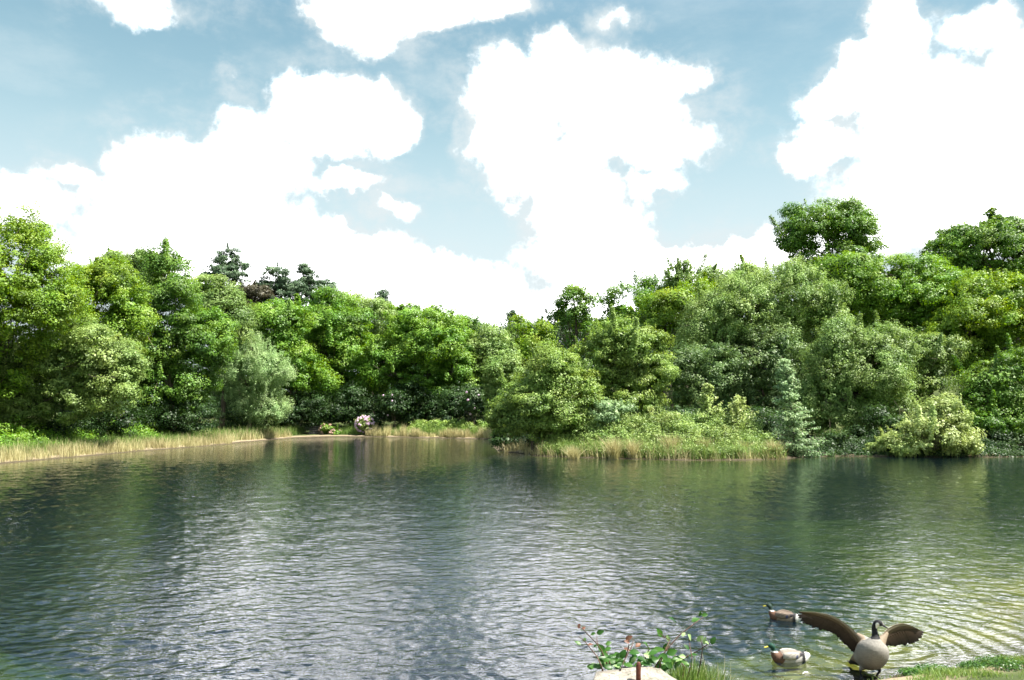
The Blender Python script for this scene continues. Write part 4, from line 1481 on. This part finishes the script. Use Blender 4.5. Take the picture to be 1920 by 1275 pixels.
def loft(secs, k=20, ref=Vector((0, 1, 0))):
    """secs: (centre, a (sideways), b (other)); closed with points at the ends"""
    V = []; Fc = []
    n = len(secs)
    cs = [Vector(q[0]) for q in secs]
    for i, (c, a, b) in enumerate(secs):
        t = (cs[min(i + 1, n - 1)] - cs[max(i - 1, 0)]).normalized()
        s_ = t.cross(ref)
        if s_.length < .1: s_ = t.cross(Vector((0, 0, 1)))
        s_.normalize()
        u_ = s_.cross(t).normalized()
        for j in range(k):
            an = 2 * math.pi * j / k
            V.append(cs[i] + s_ * math.cos(an) * a + u_ * math.sin(an) * b)
    for i in range(n - 1):
        for j in range(k):
            j2 = (j + 1) % k
            Fc.append((i * k + j, i * k + j2, (i + 1) * k + j2, (i + 1) * k + j))
    Fc.append(tuple(range(k))[::-1])
    Fc.append(tuple((n - 1) * k + j for j in range(k)))
    return V, Fc


def resample(secs, m=4):
    """Catmull-Rom through sections"""
    A = np.array([[*Vector(c), a, b] for c, a, b in secs])
    out = []
    n = len(A)
    for i in range(n - 1):
        p0, p1, p2, p3 = A[max(i - 1, 0)], A[i], A[i + 1], A[min(i + 2, n - 1)]
        for j in range(m):
            t = j / m
            q = .5 * ((2 * p1) + (-p0 + p2) * t + (2 * p0 - 5 * p1 + 4 * p2 - p3) * t * t + (-p0 + 3 * p1 - 3 * p2 + p3) * t ** 3)
            out.append(q)
    out.append(A[-1])
    return [((q[0], q[1], q[2]), max(q[3], .002), max(q[4], .002)) for q in out]


def remeshed(name, pieces, voxel, colfn, mat, parent, smooth_it=4):
    V = []; Fc = []
    for v, f in pieces:
        o = len(V)
        V += [tuple(q) for q in v]
        Fc += [tuple(i + o for i in g) for g in f]
    me = bpy.data.meshes.new(name)
    me.from_pydata(V, [], Fc)
    bm = bmesh.new(); bm.from_mesh(me)
    bmesh.ops.recalc_face_normals(bm, faces=bm.faces)
    bm.to_mesh(me); bm.free()
    tmp = bpy.data.objects.new(name + '_raw', me)
    col.objects.link(tmp)
    r = tmp.modifiers.new('r', 'REMESH'); r.mode = 'VOXEL'; r.voxel_size = voxel; r.use_smooth_shade = True
    sm_ = tmp.modifiers.new('s', 'SMOOTH'); sm_.iterations = smooth_it; sm_.factor = .5
    dg = bpy.context.evaluated_depsgraph_get()
    nm = bpy.data.meshes.new_from_object(tmp.evaluated_get(dg))
    bpy.data.objects.remove(tmp)
    nm.name = name
    paint(nm, colfn)
    nm.materials.clear(); nm.materials.append(mat)
    ob = bpy.data.objects.new(name, nm)
    col.objects.link(ob)
    ob.parent = parent
    return ob


def paint(me, colfn):
    n = len(me.vertices)
    co_ = np.empty(n * 3, np.float32)
    me.vertices.foreach_get('co', co_)
    co_ = co_.reshape(-1, 3)
    c = np.array([colfn(*p) for p in co_], np.float32)
    ca = me.color_attributes.new('col', 'FLOAT_COLOR', 'POINT')
    ca.data.foreach_set('color', np.column_stack([c, np.ones(n, np.float32)]).ravel())


def ball(name, c, r, mat, parent, squash=(1, 1, 1)):
    bm = bmesh.new()
    bmesh.ops.create_uvsphere(bm, u_segments=12, v_segments=8, radius=r)
    me = bpy.data.meshes.new(name)
    bm.to_mesh(me); bm.free()
    for p_ in me.polygons: p_.use_smooth = True
    me.materials.append(mat)
    o = bpy.data.objects.new(name, me)
    o.location = c; o.scale = squash
    col.objects.link(o); o.parent = parent
    return o


def feather(name, base, tip, w, nrm, colour, colour2, parent, curve=.0):
    base = Vector(base); tip = Vector(tip)
    t = (tip - base); L = t.length; t.normalize()
    b = t.cross(Vector(nrm)).normalized()
    n = b.cross(t).normalized()
    prof = [(0, .35), (.2, .75), (.45, 1), (.7, 1), (.86, .82), (.95, .5), (1, .12)]
    V = []; Fc = []
    for i, (s_, ww) in enumerate(prof):
        c = base + t * L * s_ + n * curve * L * math.sin(s_ * math.pi)
        for sd, th in ((-.5, 0), (.0, .0022), (.5, 0), (0, -.0022)):
            V.append(c + b * w * ww * sd + n * th)
    for i in range(len(prof) - 1):
        for j in range(4):
            j2 = (j + 1) % 4
            Fc.append((i * 4 + j, i * 4 + j2, (i + 1) * 4 + j2, (i + 1) * 4 + j))
    Fc.append((0, 1, 2, 3)); e = (len(prof) - 1) * 4; Fc.append((e + 3, e + 2, e + 1, e))
    o = mesh_py(name, V, Fc, M['feather'], parent)
    bv, tv = base, tip
    def cf(x, y, z):
        q = Vector((x, y, z)); s_ = max(0, min(1, (q - bv).dot(t) / L))
        return [colour[i] * (1 - s_) + colour2[i] * s_ for i in range(3)]
    paint(o.data, cf)
    return o


def lerp_curve(pts, t):
    s_ = t * (len(pts) - 1)
    i = min(len(pts) - 2, int(s_))
    f = s_ - i
    return pts[i] * (1 - f) + pts[i + 1] * f


def goose():
    g = ground(1628, 1270, .06)
    for _ in range(4): g = ground(1628, 1270, gz(g.x, g.y))
    Y = g.y
    R0 = Vector((g.x, Y, gz(g.x, Y)))
    root = empty('goose', R0, 'grey-brown goose with black neck rearing up, both wings spread, on the near bank', 'goose')
    def W(px, py, dy=0.0): return at(px, py, Y + dy) - R0
    body = resample([(W(1594, 1243, .46), .025, .012), (W(1601, 1241, .38), .06, .03), (W(1612, 1236, .30), .105, .08), (W(1624, 1232, .18), .165, .15),
                     (W(1633, 1228, .04), .192, .178), (W(1635.5, 1223, -.06), .200, .180), (W(1638.5, 1213, -.13), .166, .142), (W(1640.5, 1203, -.14), .098, .085),
                     (W(1641.5, 1195, -.13), .052, .050), (W(1640.5, 1187, -.12), .037, .036), (W(1639.5, 1180, -.11), .033, .033),
                     (W(1640.5, 1173.5, -.11), .034, .035), (W(1644, 1168.8, -.12), .038, .042), (W(1649, 1168.4, -.14), .036, .042),
                     (W(1654, 1171, -.16), .024, .028), (W(1656.5, 1172.6, -.17), .014, .016)], 4)
    # shoulders carry the wings
    shL = resample([(W(1632, 1212, .02), .09, .08), (W(1622, 1203, .05), .07, .055), (W(1613, 1195, .06), .045, .035), (W(1606, 1188, .07), .02, .018)], 4)
    shR = resample([(W(1645, 1212, .02), .09, .08), (W(1652, 1203, .05), .065, .05), (W(1658, 1194, .08), .04, .035), (W(1664, 1186, .10), .02, .018)], 4)
    f1 = ground(1617, 1273, gz(g.x - .08, Y)) - R0
    f2 = ground(1643, 1271, gz(g.x + .1, Y)) - R0
    f1.z = gz(R0.x + f1.x, R0.y + f1.y) - R0.z
    f2.z = gz(R0.x + f2.x, R0.y + f2.y) - R0.z
    leg1 = resample([(W(1621, 1246, .0), .07, .07), (W(1616, 1252, .0), .035, .035), (W(1613, 1257, f1.y + .02), .016, .016), (W(1614, 1264, f1.y + .03), .012, .012), (f1 + Vector((0, 0, .012)), .013, .012)], 4)
    leg2 = resample([(W(1642, 1246, .0), .07, .07), (W(1646, 1252, .0), .034, .034), (W(1649.5, 1257.5, f2.y + .02), .018, .018), (W(1645.5, 1264, f2.y + .03), .014, .014), (f2 + Vector((0, 0, .012)), .013, .012)], 4)
    neck_z = W(1641, 1196, -.14).z
    hd = W(1648, 1168.5, -.13)
    belly = W(1633, 1247).z
    ck = W(1644, 1172.5, -.14)
    def cf(x, y, z):
        if z > neck_z - .004 and abs(x - W(1641.5, 1190, -.13).x) < .075 and y < .0:
            d = math.hypot(x - ck.x, (z - ck.z))
            dy = abs((x - ck.x) * .55 - (z - ck.z) * .4)
            if ((x - ck.x) / .020) ** 2 + ((z - ck.z) / .038) ** 2 < 1: return (.78, .76, .72)
            return (.010, .010, .011)
        if z < belly - .045: return (.012, .012, .012)
        if y > -.02 and z > neck_z - .16 and abs(x - W(1638, 1205).x) > .10: return (.20, .155, .11)
        k = max(0., min(1., (neck_z - z) / .45))
        back = max(0., min(1., (y - .12) / .15))
        base = (.24 - .10 * k, .225 - .095 * k, .20 - .09 * k)
        bar = (.93 + .07 * math.sin(x * 95 + 2 * math.sin(z * 60)) * math.sin(z * 120 + 2 * math.sin(x * 40))) * (.97 + .03 * math.sin(z * 210 + 3 * math.sin(x * 22)))
        br = (.13, .095, .06)
        return tuple((base[i] * (1 - back) + br[i] * back) * bar for i in range(3))
    pieces = [loft(body, 28), loft(shL, 14), loft(shR, 14), loft(leg1, 10), loft(leg2, 10)]
    # webbed feet: low wedges with three toes
    for f_, rot in ((f1, -.15), (f2, .25)):
        for a in (-.5, 0, .5):
            d = Vector((math.sin(a + rot), -math.cos(a + rot), 0))
            sec = [(f_ + Vector((0, 0, .010)), .011, .009), (f_ + d * .05 + Vector((0, 0, .010)), .012, .007), (f_ + d * .095 + Vector((0, 0, .007)), .006, .005)]
            pieces.append(loft(resample(sec, 3), 8, Vector((0, 0, 1))))
    b = remeshed('body', pieces, .0075, cf, M['plumage'], root, 3)
    # bill
    sec = resample([(W(1655, 1171.8, -.16), .016, .016), (W(1659, 1174.5, -.175), .012, .010), (W(1663, 1177, -.19), .008, .006), (W(1665, 1178.3, -.195), .004, .003)], 3)
    v, f = loft(sec, 12)
    mesh_py('bill', v, f, M['bill_black'], root, True)
    ball('eye', W(1650.5, 1167.6, -.175), .0055, M['eye'], root)
    ball('eye', W(1648, 1165.5, -.10), .0055, M['eye'], root)
    # webs between the toes
    for f_, rot in ((f1, -.15), (f2, .25)):
        pts = [f_ + Vector((0, 0, .011))]
        for a in (-.5, -.25, 0, .25, .5):
            r_ = .088 if a in (-.5, 0, .5) else .072
            pts.append(f_ + Vector((math.sin(a + rot) * r_, -math.cos(a + rot) * r_, .008)))
        low = [p - Vector((0, 0, .004)) for p in pts]
        fc = [(0, i, i + 1) for i in range(1, 5)] + [(6, 6 + i + 1, 6 + i) for i in range(1, 5)] + [(i, 6 + i, 7 + i, i + 1) for i in range(1, 5)]
        mesh_py('foot_web', pts + low, fc, M['bill_black'], root)
    # tail
    tl = bpy.data.objects.new('tail', None); col.objects.link(tl); tl.parent = root
    tl['label'] = 'short dark tail fan'
    for i in range(7):
        a = (i - 3) / 3
        bs = W(1602, 1240, .37) + Vector((a * .03, 0, -.01 * abs(a)))
        tp = W(1593 - a * 4, 1243 + a * 4 , .52) + Vector((a * .05, .03, 0))
        feather('tail_feather', bs, tp, .045, (0, -.5, 1), (.06, .045, .03), (.015, .013, .012), tl)
    # wings
    def wing(lead, trail, dyl, dyt, nf, chord_frac, tipext):
        LE = [W(x, y, dyl[0] + (dyl[1] - dyl[0]) * i / (len(lead) - 1)) for i, (x, y) in enumerate(lead)]
        TE = [W(x, y, dyt[0] + (dyt[1] - dyt[0]) * i / (len(trail) - 1)) for i, (x, y) in enumerate(trail)]
        n = 26; m = 9
        V = []; C_ = []
        for side in (1, -1):
            for i in range(n):
                t = i / (n - 1)
                a = lerp_curve(LE, t); b_ = lerp_curve(TE, t)
                nr = Vector((0, -1, 0))
                fr = chord_frac[0] * (1 - t) + chord_frac[1] * t
                for j in range(m):
                    s_ = j / (m - 1)
                    p = a + (b_ - a) * s_ * fr
                    th = (.024 * (1 - t) + .007) * math.sin(math.pi * min(1, .08 + s_ ** .6 * .92)) * (1 - .6 * s_)
                    camber = -.030 * math.sin(math.pi * s_) * (1 - .5 * t)
                    V.append(p + nr * (side * th + camber))
        Fc = []
        for sd in range(2):
            o = sd * n * m
            for i in range(n - 1):
                for j in range(m - 1):
                    q = (o + i * m + j, o + i * m + j + 1, o + (i + 1) * m + j + 1, o + (i + 1) * m + j)
                    Fc.append(q if sd else q[::-1])
        N1 = n * m
        for i in range(n - 1):
            Fc.append((i * m, (i + 1) * m, N1 + (i + 1) * m, N1 + i * m))
            Fc.append((i * m + m - 1, N1 + i * m + m - 1, N1 + (i + 1) * m + m - 1, (i + 1) * m + m - 1))
        for i in (0, n - 1):
            for j in range(m - 1):
                Fc.append((i * m + j, i * m + j + 1, N1 + i * m + j + 1, N1 + i * m + j))
        w = mesh_py('wing', V, Fc, M['feather'], root, True)
        ncol = len(V)
        cc = []
        for sd in range(2):
            for i in range(n):
                for j in range(m):
                    s_ = j / (m - 1)
                    lt = (.30, .25, .18) if s_ < .16 else ((.13, .092, .060) if s_ < .5 else (.065, .044, .028))
                    k = .8 + .3 * math.sin(i * 2.3 + j * 1.7) ** 2
                    cc.append([q * k for q in lt])
        ca = w.data.color_attributes.new('col', 'FLOAT_COLOR', 'POINT')
        ca.data.foreach_set('color', np.column_stack([np.array(cc, np.float32), np.ones(ncol, np.float32)]).ravel())
        rng = random.Random(4)
        for i in range(nf):
            t = (i + .5) / nf
            a = lerp_curve(LE, t ** 1.0); b_ = lerp_curve(TE, t)
            outer = max(0, (t - .55) / .45)
            bs = a + (b_ - a) * (chord_frac[0] * (1 - t) + chord_frac[1] * t) * .62
            bs = bs + Vector((0, .006 + .001 * (i % 2), 0))
            # primaries fan out towards the tip
            root_t = min(1, t * (1 - .22 * outer))
            bs2 = lerp_curve(LE, root_t) * .6 + lerp_curve(TE, root_t) * .4 + Vector((0, .006 + .0018 * (i % 3), 0))
            bs = bs * (1 - outer) + bs2 * outer
            tp = b_ + (b_ - a) * (.02 + .05 * (i % 2) + .05 * outer) + tipext * outer * .6 + Vector((rng.uniform(-.008, .008), 0, rng.uniform(-.008, .008)))
            feather('flight_feather', bs, tp, .066 * (1 - .50 * outer), (0, -1, .15), (.050, .032, .020), (.014, .010, .008), w, curve=.02)
        return w
    w1 = wing([(1619, 1203), (1610, 1192), (1600, 1181), (1587, 1170), (1572, 1160), (1553, 1152), (1527, 1147.5), (1500, 1147)],
              [(1603, 1223), (1592, 1214), (1580, 1202), (1568, 1190), (1550, 1181), (1527, 1175), (1507, 1166), (1495, 1149)],
              (.04, .22), (.12, .30), 24, (.75, .55), Vector((-.03, 0, .0)))
    w1['label'] = 'long outstretched wing raised to the left of the photo'
    w2 = wing([(1648, 1199), (1656, 1188), (1665, 1178), (1678, 1171), (1692, 1168.5), (1704, 1171), (1713, 1175), (1722, 1180)],
              [(1659, 1209), (1668, 1209.5), (1680, 1209), (1692, 1208), (1705, 1206), (1716, 1202), (1725, 1194), (1729, 1184)],
              (.04, .30), (.12, .42), 20, (.75, .5), Vector((.03, 0, .0)))
    w2['label'] = 'shorter foreshortened wing raised to the right of the photo'


def duck(loc, rz, label, brown):
    root = empty('duck', loc, label, 'duck', 'mallards swimming by the near bank', rz)
    body = resample([((.285, 0, .085), .02, .008), ((.24, 0, .070), .055, .028), ((.17, 0, .045), .085, .062), ((.06, 0, .030), .105, .085), ((-.05, 0, .028), .108, .088),
                     ((-.125, 0, .042), .088, .080), ((-.172, 0, .082), .056, .056), ((-.188, 0, .120), .036, .038), ((-.192, 0, .150), .031, .034),
                     ((-.200, 0, .178), .035, .038), ((-.222, 0, .190), .034, .034), ((-.245, 0, .185), .022, .022), ((-.255, 0, .180), .014, .014)], 4)
    def cf(x, y, z):
        jt = .006 * math.sin(x * 310 + y * 170) + .006 * math.sin(z * 290 + y * 230)
        x += jt; z += jt * .4
        if x < -.13 and z > .128: return (.008, .045, .028) if not brown else (.012, .030, .022)
        if x < -.13 and z > .112: return (.75, .74, .70)
        if x < -.085 + .03 * math.sin(z * 30): return (.11, .060, .038)
        if x > .215: return (.70, .68, .64)
        if x > .165: return (.02, .02, .02)
        if z > .100:
            kk = .7 + .45 * (math.sin(x * 190 + 2 * math.sin(y * 120)) * math.sin(y * 170)) ** 2
            return tuple(q * kk for q in ((.16, .12, .09) if brown else (.24, .205, .17)))
        k = .88 + .12 * math.sin(x * 260 + 5 * math.sin(z * 60))
        b0 = (.26, .205, .155) if brown else (.45, .43, .40)
        return tuple(q * k for q in b0)
    remeshed('body', [loft(body, 20)], .006, cf, M['plumage'], root, 2)
    v, f = loft(resample([((-.250, 0, .181), .013, .012), ((-.275, 0, .174), .014, .008), ((-.300, 0, .169), .016, .006), ((-.312, 0, .168), .010, .003)], 3), 12, Vector((0, 0, 1)))
    mesh_py('bill', v, f, M['bill_yellow'], root, True)
    for sy in (-1, 1):
        ball('eye', (-.222, sy * .031, .197), .0042, M['eye'], root)
        sec = resample([((-.085, sy * .085, .085), .015, .035), ((-.03, sy * .100, .085), .016, .048), ((.06, sy * .090, .088), .014, .046), ((.14, sy * .058, .092), .010, .030), ((.215, sy * .02, .098), .004, .010)], 3)
        v, f = loft(sec, 12, Vector((0, 0, 1)))
        w = mesh_py('wing', v, f, M['plumage'], root, True)
        c1 = (.20, .155, .12) if brown else (.38, .35, .31)
        paint(w.data, lambda x, y, z: (.05, .045, .05) if x > .12 else ((.03, .05, .16) if .085 < x < .105 and z < .09 else tuple(q * (.75 + .4 * math.sin(x * 150 + z * 90) ** 2) for q in c1)))
    # curled black tail feathers
    feather('tail_feather', (.20, 0, .10), (.235, .004, .135), .022, (0, 1, 0), (.02, .02, .02), (.02, .02, .02), root, .2)


goose()
duck((DUCK_A.x, DUCK_A.y, .0), -.06, 'mallard drake with pale grey flanks swimming left, the nearer of the two ducks', False)
duck((DUCK_B.x, DUCK_B.y, .0), -.62, 'brown-flanked mallard drake swimming left, the farther duck beside the goose wing tip', True)


def float_feather():
    p = ground(1505, 1264)
    root_ = feather('feather', (0, 0, 0), (.085, .03, .006), .03, (0, 0, 1), (.8, .8, .78), (.8, .8, .78), None, .12)
    root_.location = (p.x, p.y, .008)
    tag(root_, 'small white feather floating in the shallows left of the goose feet', 'feather')


float_feather()
